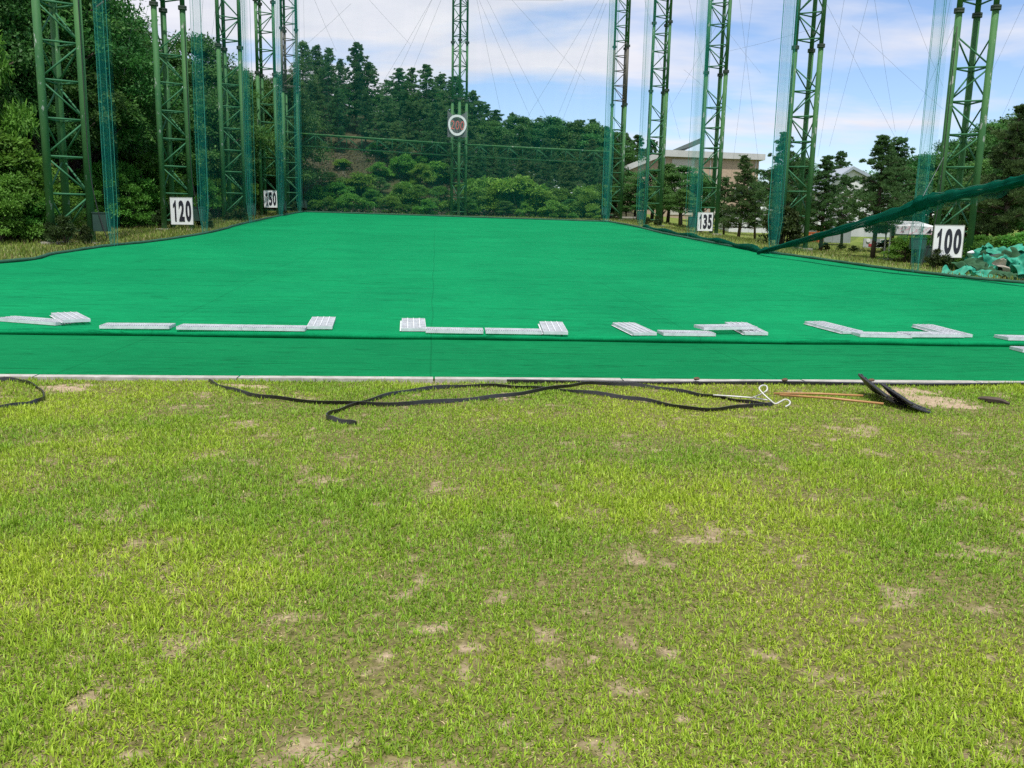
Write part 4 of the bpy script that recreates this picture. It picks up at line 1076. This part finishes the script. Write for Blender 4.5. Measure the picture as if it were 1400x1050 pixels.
for px, top, d, k in [(1255, 205, 62, 'broad'), (1290, 190, 60, 'bigbroad'), (1335, 165, 56, 'bigbroad'), (1362, 158, 58, 'bigbroad'), (1410, 135, 50, 'bigbroad'), (1445, 120, 46, 'bigbroad'), (1350, 215, 46, 'broad'), (1400, 200, 42, 'broad'), (1320, 220, 50, 'broad'), (1270, 235, 56, 'broad')]:
    plant(k, px, top, d, 'dark broadleaf tree in the row behind the 100 board mast', 'broadleaf trees behind the 100 board mast', wide=1.2)
for px, top, d in [(1060, 225, 100), (1085, 215, 95), (1230, 215, 90), (1260, 215, 95), (1100, 225, 90), (960, 245, 100), (1300, 215, 90), (1060, 262, 76), (1240, 262, 70)]:
    plant('broad', px, top, d, 'distant broadleaf tree behind the pines on the building side', 'distant trees on the building side', wide=1.5)
for px, top, d in [(1240, 322, 46), (1258, 318, 47), (1275, 320, 48), (1372, 322, 34), (1398, 312, 34), (1345, 318, 40), (1420, 315, 33), (1130, 332, 56), (1152, 334, 56), (1170, 336, 54), (1090, 325, 58), (1212, 328, 56), (1332, 322, 44)]:
    plant('weed' if px in (1130, 1152, 1170, 1212) else 'shrub', px, top, d, 'low bush on the grass beyond the building side masts', 'low bushes beyond the building side masts', 'shrub', wide=1.5)
WL = 'dark weedy clump at the foot of a lattice mast'; WG = 'weeds at the feet of the masts'
for key, dxs in [('L1', (-.5, .5, .1)), ('L2', (.95, -1.0)), ('L3', (-.3, .5, .2)), ('L4', (.7,)), ('L5', (.3,)), ('R1', (-1.1, -.7)), ('R2', (-.7, -.5)), ('R3', (-.4,)), ('R4', (-.4, .3)), ('R5', (.1,))]:
    for q, dx in enumerate(dxs):
        p = MASTS[key]; lst = PROTO['weed']; i = random.randrange(2); kk = ('weed', i)
        if kk not in USED: r = lst[i]; USED.add(kk)
        else: r = copy_tree(lst[i])
        h = random.uniform(.55, .95) if key != 'R2' else random.uniform(1.2, 2.2)
        yy = p.y-(.6 if key not in ('L2', 'L4') else -.5)+random.uniform(-.3, .3)*q-(.9 if key == 'R1' else 0); r.location = (p.x+dx, yy, surf(p.x+dx, yy)-.08); r.scale = (h*.85, h*.85, h); r.rotation_euler = (0, 0, random.uniform(0, 6))
        tag(r, WL, 'weed', WG)
for lst in PROTO.values():   # prototypes that found no place
    for i, r in enumerate(lst):
        kd = [k for k, v in PROTO.items() if v is lst][0]
        if (kd, i) not in USED:
            for c in list(r.children): bpy.data.objects.remove(c)
            bpy.data.objects.remove(r)

# ------------------------------------------------------------------ buildings and far things
def hall():
    d = 112.0; z0 = surf(25, 112)-.5
    def X(px, py, dd=d): return at_depth(px, py, dd)
    a = X(905, 214); b = X(1038, 219); root = empty('brick_hall', (a.x, d, z0), 0, 'tan brick hall with sloping pale roof edge behind the trees', 'building'); o = Vector(root.location)
    W = b.x-a.x; H = a.z-z0; D = 20
    H2 = b.z-z0
    m = MB(); m.quad_box([(0, 0, 0), (W, 0, 0), (W, D, 0), (0, D, 0), (0, 0, H), (W, 0, H2), (W, D, H2), (0, D, H)]); m.build('wall', 'brick_tan', root)
    # lean wing falling away to the field
    c = X(846, 238)-o; m = MB(); m.quad_box([(c.x, .5, 0), (-.02, .5, 0), (-.02, D-1, 0), (c.x, D-1, 0), (c.x, .5, c.z), (-.02, .5, H), (-.02, D-1, H), (c.x, D-1, c.z)]); m.build('side_wing', 'brick_tan', root)
    m = MB(); m.quad_box([(c.x-.8, -.1, c.z-.35), (0, -.1, H+.02), (0, D, H+.02), (c.x-.8, D, c.z-.35), (c.x-.8, -.1, c.z+.35), (0, -.1, H+.75), (0, D, H+.75), (c.x-.8, D, c.z+.35)]); m.build('roof', 'fascia', root)
    m = MB(); m.quad_box([(.05, -.5, H+.003), (W+.6, -.5, H2+.003), (W+.6, D+.4, H2+.003), (.05, D+.4, H+.003), (.05, -.5, H+.8), (W+.6, -.5, H2+.7), (W+.6, D+.4, H2+.7), (.05, D+.4, H+.8)]); m.build('roof', 'fascia', root)
    e = X(922, 207)-o; f = X(968, 187)-o; m = MB(); m.quad_box([(e.x, 2, e.z), (f.x, 2, f.z-.4), (f.x, D-2, f.z-.4), (e.x, D-2, e.z), (e.x, 2, e.z+.3), (f.x, 2, f.z+.25), (f.x, D-2, f.z+.25), (e.x, D-2, e.z+.3)]); rf = m.build('upper_roof', 'roof_dark', root)
    for p0, p1 in ((919, 950), (980, 985)):
        q0 = X(p0, 214)-o; q1 = X(p1, 214)-o; m = MB(); m.box(q0.x, -.06, 1.0, q1.x, -.003, min(H, H2)-.1); m.build('pale_panel', 'panel_pale', root)
    m = MB()
    for dx in (.4, W*.5, W-.4): m.tube([(dx, -.09, .2), (dx, -.09, H2-.1)], .06, 6)
    m.build('downpipe', 'fascia', root)
    for k in range(2):
        q0 = X(1006+k*18, 236)-o; m = MB(); m.box(q0.x, -.10, H2-4.6, q0.x+1.2, -.004, H2-3.2); fr = m.build('window', 'fascia', root)
        m = MB(); m.box(q0.x+.1, -.13, H2-4.5, q0.x+1.1, -.103, H2-3.3); m.build('pane', 'window_glass', fr)
hall()
def white_building():
    d = 84.0; p = at_depth(1128, 330, d); z0 = surf(p.x, d)-1; root = empty('gabled_building', (p.x, d, z0), 0, 'white gabled building partly hidden by pines', 'building'); o = Vector(root.location)
    def X(px, py): return at_depth(px, py, d)-o
    q0, q1, ap = X(1122, 262), X(1222, 262), X(1165, 232)
    m = MB(); b = [(q0.x, 0, 0), (q1.x, 0, 0), (q1.x, 0, q1.z), (ap.x, 0, ap.z), (q0.x, 0, q0.z)]; n = len(b)
    m.v = b+[(x, 14, z) for x, y, z in b]; m.f = [tuple(range(n)), tuple(reversed(range(n, 2*n)))]+[(i, i+n, (i+1) % n+n, (i+1) % n) for i in range(n)]
    m.build('wall', 'wall_white', root)
    for e in (q0, q1):
        s = 1 if e is q1 else -1
        m = MB(); pts = []
        for y in (-.35, 14.35): pts.append((y,))
        a0 = (ap.x, ap.z+.02); a1 = (e.x+s*.5, e.z-.2)
        m.quad_box([(a0[0], -.35, a0[1]), (a1[0], -.35, a1[1]), (a1[0], 14.3, a1[1]), (a0[0], 14.3, a0[1]), (a0[0], -.35, a0[1]+.28), (a1[0], -.35, a1[1]+.28), (a1[0], 14.3, a1[1]+.28), (a0[0], 14.3, a0[1]+.28)])
        m.build('roof', 'roof_blue', root)
    w0, w1 = X(1193, 278), X(1201, 292); m = MB(); m.box(w0.x, -.06, w1.z, w1.x, -.003, w0.z); fr = m.build('window', 'wall_grey', root)
    m = MB(); m.box(w0.x+.06, -.09, w1.z+.06, w1.x-.06, -.063, w0.z-.06); m.build('pane', 'window_glass', fr)
white_building()
def boxbuild(name, px0, py0, px1, py1, d, mat, label, cat, deep=3.0, trim=None):
    a = at_depth(px0, py0, d); b = at_depth(px1, py1, d); z = min(b.z, surf(a.x, d))-.1
    root = empty(name, (a.x, d, z), 0, label, cat); W = b.x-a.x; H = a.z-z
    m = MB(); m.box(0, 0, 0, W, deep, H); bm = m.build('wall', mat, root)
    m = MB(); m.box(-.1, -.1, H+.002, W+.1, deep+.1, H+.14); m.build('roof', trim or 'roof_blue', root)
    m = MB(); n = max(2, int(W/.6))
    for i in range(1, n): m.box(W*i/n-.03, -.03, .05, W*i/n+.03, -.002, H-.05)
    m.build('cladding_ribs', mat, root)
    return root
boxbuild('storage_unit', 1128, 311, 1162, 337, 66, 'wall_grey', 'pale grey storage unit under the pines beside an orange post', 'storage unit')
boxbuild('low_building', 998, 288, 1060, 316, 86, 'wall_white', 'low white building behind the trunks of the young pines', 'building', 6, 'roof_blue')
boxbuild('low_wall', 840, 298, 874, 303, 78, 'panel_pale', 'pale low wall at the foot of the corner mast', 'wall', .3, 'concrete')
def orange():
    for i, (x0, y0, x1, y1, d, lab) in enumerate([(1120, 309, 1125.5, 330, 65, 'tall orange locker beside the pale grey storage unit'), (1104, 318, 1114, 324, 66, 'low orange crate beyond the thick rolled net')]):
        a = at_depth(x0, y0, d); b = at_depth(x1, y1, d); z = b.z; root = empty('orange_locker' if i == 0 else 'orange_crate', (a.x, d, z), 0, lab, 'locker' if i == 0 else 'crate')
        W = b.x-a.x; H = a.z-z; m = MB(); m.box(0, 0, -.4, W, .5, H); m.build('body', 'orange_paint', root)
        m = MB(); m.box(-.03, -.03, H+.002, W+.03, .53, H+.05); m.build('lid', 'orange_paint', root)
        m = MB(); m.box(W*.45, -.02, .1, W*.55, -.002, H-.1); m.build('latch', 'wall_grey', root)
orange()
def hoarding():
    d = 60; a = at_depth(1181, 326, d); b = at_depth(1208, 339, d); root = empty('notice_hoarding', (a.x, d, b.z), 0, 'white hoarding with a white disc and red stripe between pine trunks', 'hoarding'); W = b.x-a.x; H = a.z-b.z
    m = MB(); m.box(0, 0, -.2, W, .08, H); m.build('panel', 'wall_grey', root)
    m = MB(); m.box(W*.80, -.02, 0, W, -.002, H*1.02); m.build('post', 'sign_white', root)
    m = MB(); m.box(W*.25, -.02, H*.12, W*.62, -.002, H*.42); m.build('stripe', 'red_paint', root)
    m = MB(); m.tube([(W*.22, -.05, H*.8), (W*.22, -.004, H*.8)], .13, 20); m.build('disc', 'sign_white', root)
hoarding()
def tent():
    d = 47; a = at_depth(1225, 309, d); b = at_depth(1277, 321, d); base = at_depth(1222, 341, d); z0 = surf(base.x, d)-.05
    root = empty('banner_canopy', (a.x, d, z0), 0, 'white canopy with pink printed banner on white posts behind the 100 mast', 'canopy'); W = b.x-a.x; zt = a.z-z0; zb = b.z-z0
    m = MB(); m.box(0, 0, zb, W, .03, zt); m.build('banner', 'banner_print', root)
    m = MB(); m.quad_box([(-.1, .04, zt-.05), (W+.1, .04, zt-.05), (W+.1, 2.2, zt+.25), (-.1, 2.2, zt+.25), (-.1, .04, zt), (W+.1, .04, zt), (W+.1, 2.2, zt+.3), (-.1, 2.2, zt+.3)]); m.build('roof', 'sign_white', root)
    m = MB(); m.v = [(W*.80, -.02, zb+.08), (W*.92, -.02, zb+.08), (W*.90, -.02, zt-.1), (W*.80, -.004, zb+.08), (W*.92, -.004, zb+.08), (W*.90, -.004, zt-.1)]; m.f = [(0, 1, 2), (5, 4, 3), (0, 3, 4, 1), (1, 4, 5, 2), (2, 5, 3, 0)]; m.build('emblem', 'sign_ink', root)
    for x, y in ((-.12, .3), (.1, 1.4), (W-.1, .3), (W-.1, 1.6)):
        m = MB(); m.tube([(x, y, 0), (x, y, zt)], .045, 8); lg = m.build('post', 'pipe_white', root)
        m = MB(); m.box(x-.22, y-.16, 0, x+.22, y+.16, .07); m.build('foot', 'pipe_white', lg)
tent()
def green_box():
    a = at_depth(1249, 326, 31); b = at_depth(1266, 341, 31); root = empty('utility_box', (a.x, 31, b.z), 0, 'dark green utility box on thin posts next to the 100 board', 'utility box'); W = b.x-a.x; H = a.z-b.z
    m = MB(); m.box(0, 0, 0, W, .3, H); m.build('body', 'box_green', root)
    m = MB(); m.box(-.02, -.02, H+.002, W+.02, .32, H+.03); m.build('lid', 'box_green', root)
    g = surf(a.x, 31)-b.z-.1
    for x in (.06, W-.06):
        m = MB(); m.tube([(x, .15, g), (x, .15, -.002)], .02, 6); m.build('post', 'flange_dark', root)
green_box()
# ------------------------------------------------------------------ heap of old turf
def scrap(px, py, d, w, l, yaw, tilt, roll, mat, label, seed, lift=0, amp=.12):
    rd = random.Random(seed); w *= 1.14; l *= 1.14; p = at_depth(px, py-4, d); z = p.z
    n = 22; rows = []; ph = [rd.uniform(0, 6) for _ in range(6)]
    ex = rd.uniform(.6, 1.1)
    for i in range(n+1):
        r = []
        for j in range(n+1):
            s = (i/n-.5); t = (j/n-.5)
            q = s*w*(1+.18*math.sin(t*7+ph[0])); e = t*l*(1+.18*math.sin(s*6+ph[1]))
            zz = amp*(math.sin(s*6*ex+ph[2])*math.cos(t*4+ph[3])+.55*math.sin(t*9+s*5+ph[4])+.28*math.sin(s*13+t*6+ph[5])+.12*math.sin(t*19-s*9+ph[0]))
            fold = max(0, abs(s)-.32); zz -= fold*fold*w*1.6
            r.append((q, e, zz))
        rows.append(r)
    m = MB(); m.grid(rows); m.grid([[(x, y, zz-.012) for x, y, zz in r] for r in reversed(rows)])
    m.grid([rows[0], [(x, y, zz-.012) for x, y, zz in rows[0]]]); m.grid([[(x, y, zz-.012) for x, y, zz in rows[-1]], rows[-1]])
    o = m.build('turf_scrap', mat, smooth=True); o.location = (p.x, p.y, z+lift); o.rotation_euler = (tilt, roll, yaw)
    tag(o, label, 'turf scrap', 'scraps in the heap of old turf')
SC = [(1312, 376, 26.3, 0.85, 0.48, .1, .15, .0, 'tarp_teal', 'teal turf scrap spread flat at the foot of the heap near the 100 board'),
      (1342, 380, 26.0, 0.77, 0.44, -.2, .25, .05, 'tarp_teal', 'rumpled teal scrap at the front of the heap on the turf edge'),
      (1334, 357, 27.4, 0.51, 0.36, .4, .35, -.3, 'tarp_teal', 'teal scrap leaning up against the 100 board side of the heap'),
      (1340, 360, 27.1, 0.55, 0.40, .3, .4, -.5, 'tarp_dark', 'dark backed scrap draped over the 100 board side of the heap'),
      (1352, 346, 28.0, 0.68, 0.40, .1, .2, .0, 'tarp_teal', 'crumpled teal roll crowning the heap'),
      (1345, 362, 27.2, 0.77, 0.56, -.3, .6, .1, 'tarp_dark', 'dark backed scrap in the middle of the heap'),
      (1357, 367, 26.7, 0.38, 0.60, .35, .95, .25, 'tarp_teal', 'steep folded teal strip in the middle of the heap'),
      (1370, 356, 27.4, 0.77, 0.40, .2, .3, -.2, 'tarp_dark', 'dark backed scrap tucked beneath the crown of the heap'),
      (1374, 360, 26.9, 0.51, 0.28, .35, .35, -.3, 'tarp_teal', 'small teal scrap lying above the cream piece'),
      (1374, 369, 26.4, 0.26, 0.50, .5, 1.0, -.65, 'tarp_cream', 'cream coloured board sticking out of the heap'),
      (1394, 350, 27.8, 0.81, 0.48, .3, .25, -.25, 'tarp_teal', 'pale lit teal sheet on top at the frame edge'),
      (1392, 368, 26.5, 0.47, 0.64, -.5, .9, .2, 'tarp_teal', 'folded teal scrap beside the cream board'),
      (1404, 360, 27.0, 0.77, 0.64, -.1, .5, .1, 'tarp_dark', 'dark backed scrap at the frame edge of the heap'),
      (1404, 376, 26.2, 0.77, 0.40, .1, .2, .1, 'tarp_teal', 'flat teal scrap at the frame edge of the heap foot'),
      (1326, 367, 26.8, 0.68, 0.48, -.1, .3, .0, 'tarp_dark', 'dark scrap behind the flat teal ones at the heap foot'),
      (1350, 372, 26.5, 0.59, 0.40, -.4, .4, .3, 'tarp_dark', 'small dark scrap above the front rumpled teal one')]
XS = [(1318, 379, 26.0, .5, .3, .6, .1, .1), (1336, 366, 26.6, .4, .35, -.5, .7, .4), (1348, 356, 27.2, .45, .3, .9, .5, -.4), (1362, 350, 27.6, .5, .3, -.4, .4, .3), (1366, 377, 26.0, .5, .3, .3, .2, -.1), (1384, 362, 26.7, .4, .3, 1.1, .6, .2), (1398, 343, 27.9, .5, .35, .5, .4, -.2), (1380, 379, 25.9, .35, .25, -.6, .3, .2), (1356, 342, 27.9, .3, .22, .3, .5, .2), (1328, 372, 26.3, .35, .3, 1.3, .5, -.3)]
for i, q in enumerate(XS):
    dk = i % 3 == 1
    scrap(*q, 'tarp_dark' if dk else 'tarp_teal', 'small dark torn piece tucked in the heap of old turf' if dk else 'small teal torn piece lying in the heap of old turf', 300+i, amp=.05)
for i, s in enumerate(SC): scrap(*s, seed=100+i)
def heap_core():
    c = at_depth(1368, 366, 27.6); g = surf(c.x, c.y); m = MB(); rows = []
    for i in range(7):
        t = i/6; r = []
        for j in range(25):
            a = 2*math.pi*j/24; rr = math.cos(t*1.5)*(1+.15*math.sin(a*3+t*4)); r.append((1.25*rr*math.cos(a), .6*rr*math.sin(a), -.1+.75*math.sin(t*1.5)*(1+.1*math.sin(a*2))))
        rows.append(r)
    m.grid(rows); o = m.build('turf_bundle', 'bag_dark', smooth=True); o.location = (c.x, c.y, g)
    tag(o, 'dark bundle of old turf in the core of the heap', 'turf scrap', 'scraps in the heap of old turf')
heap_core()
m = MB(); p = at_depth(1329, 345, 27.5); m.tube([(p.x-.14, p.y, p.z-.02), (p.x, p.y, p.z), (p.x+.16, p.y+.06, p.z-.01)], [.03, .06, .045], 10); tag(m.build('white_sack', 'sign_white', smooth=True), 'white rolled sack between the 100 board and the scrap heap', 'sack')

# ------------------------------------------------------------------ light and sky
SUN_EL, SUN_AZ = R_(68), R_(172)     # azimuth clockwise from +y (view direction)
sun_d = bpy.data.lights.new('sun', 'SUN'); sun_d.energy = 4.0; sun_d.angle = R_(.53); sun_d.color = (1, .955, .88)
sun = put(bpy.data.objects.new('sun', sun_d))
dirv = Vector((math.sin(SUN_AZ)*math.cos(SUN_EL), math.cos(SUN_AZ)*math.cos(SUN_EL), math.sin(SUN_EL)))
sun.rotation_euler = dirv.to_track_quat('Z', 'Y').to_euler(); sun.location = (0, 0, 60)
w = bpy.data.worlds.new('World'); scene.world = w; w.use_nodes = True; nt = w.node_tree; nt.nodes.clear()
out = nt.nodes.new('ShaderNodeOutputWorld'); bg = nt.nodes.new('ShaderNodeBackground'); bg.inputs[1].default_value = .10
sky = nt.nodes.new('ShaderNodeTexSky'); sky.sky_type = 'NISHITA'; sky.sun_disc = False; sky.sun_elevation = SUN_EL; sky.sun_rotation = SUN_AZ; sky.air_density = 1.0; sky.dust_density = .3; sky.ozone_density = 1.6
tc = nt.nodes.new('ShaderNodeTexCoord'); sx = nt.nodes.new('ShaderNodeSeparateXYZ'); L(nt, tc.outputs['Generated'], sx.inputs[0])
def mth(op, a, b=None):
    n = nt.nodes.new('ShaderNodeMath'); n.operation = op
    for i, q in enumerate((a, b)):
        if q is None: continue
        if isinstance(q, (int, float)): n.inputs[i].default_value = q
        else: L(nt, q, n.inputs[i])
    return n.outputs[0]
zc = mth('ADD', mth('MAXIMUM', sx.outputs[2], 0.0), .12)
cx = mth('DIVIDE', sx.outputs[0], zc); cy = mth('DIVIDE', sx.outputs[1], zc)
cb = nt.nodes.new('ShaderNodeCombineXYZ'); L(nt, cx, cb.inputs[0]); L(nt, cy, cb.inputs[1])
mp = nt.nodes.new('ShaderNodeMapping'); mp.inputs['Scale'].default_value = (.75, 1.25, 1); mp.inputs['Rotation'].default_value = (0, 0, .12); mp.inputs['Location'].default_value = (.35, .55, 0); L(nt, cb.outputs[0], mp.inputs[0])
n1 = N(nt, 'ShaderNodeTexNoise', Scale=1.0, Detail=8, Roughness=.52, Distortion=.25); L(nt, mp.outputs[0], n1.inputs['Vector'])
# more cloud towards the wood and the zenith, clear strip low over the building side
side = mth('MULTIPLY', sx.outputs[0], -.22); hi = mth('MULTIPLY', mth('MINIMUM', mth('SUBTRACT', sx.outputs[2], .07), .22), .75)
dens = mth('ADD', mth('ADD', n1.outputs[0], side), hi)
cr = ramp(nt, [(.44, (0, 0, 0)), (.62, (1, 1, 1))], dens)
n2 = N(nt, 'ShaderNodeTexNoise', Scale=2.2, Detail=6, Roughness=.6); L(nt, mp.outputs[0], n2.inputs['Vector'])
cc = ramp(nt, [(.3, (6.4, 6.6, 7.6)), (.7, (7.9, 7.9, 8.4))], n2.outputs[0])
sm = nt.nodes.new('ShaderNodeMix'); sm.data_type = 'RGBA'; sm.blend_type = 'MULTIPLY'; sm.inputs[0].default_value = 1; L(nt, sky.outputs[0], sm.inputs[6]); sm.inputs[7].default_value = (1.2, 1.26, 1.45, 1)
mx = nt.nodes.new('ShaderNodeMix'); mx.data_type = 'RGBA'; L(nt, cr.outputs[0], mx.inputs[0]); L(nt, sm.outputs[2], mx.inputs[6]); L(nt, cc.outputs[0], mx.inputs[7])
L(nt, mx.outputs[2], bg.inputs[0]); L(nt, bg.outputs[0], out.inputs[0])
vs = scene.view_settings; vs.view_transform = 'Standard'; vs.look = 'None'; vs.exposure = 0.25; vs.gamma = 1.0
scene.render.engine = 'CYCLES'; cy_ = scene.cycles
cy_.use_denoising = False; cy_.max_bounces = 6; cy_.diffuse_bounces = 3; cy_.glossy_bounces = 2; cy_.transmission_bounces = 3; cy_.transparent_max_bounces = 40; cy_.use_adaptive_sampling = True; cy_.adaptive_threshold = .01
cy_.caustics_reflective = False; cy_.caustics_refractive = False
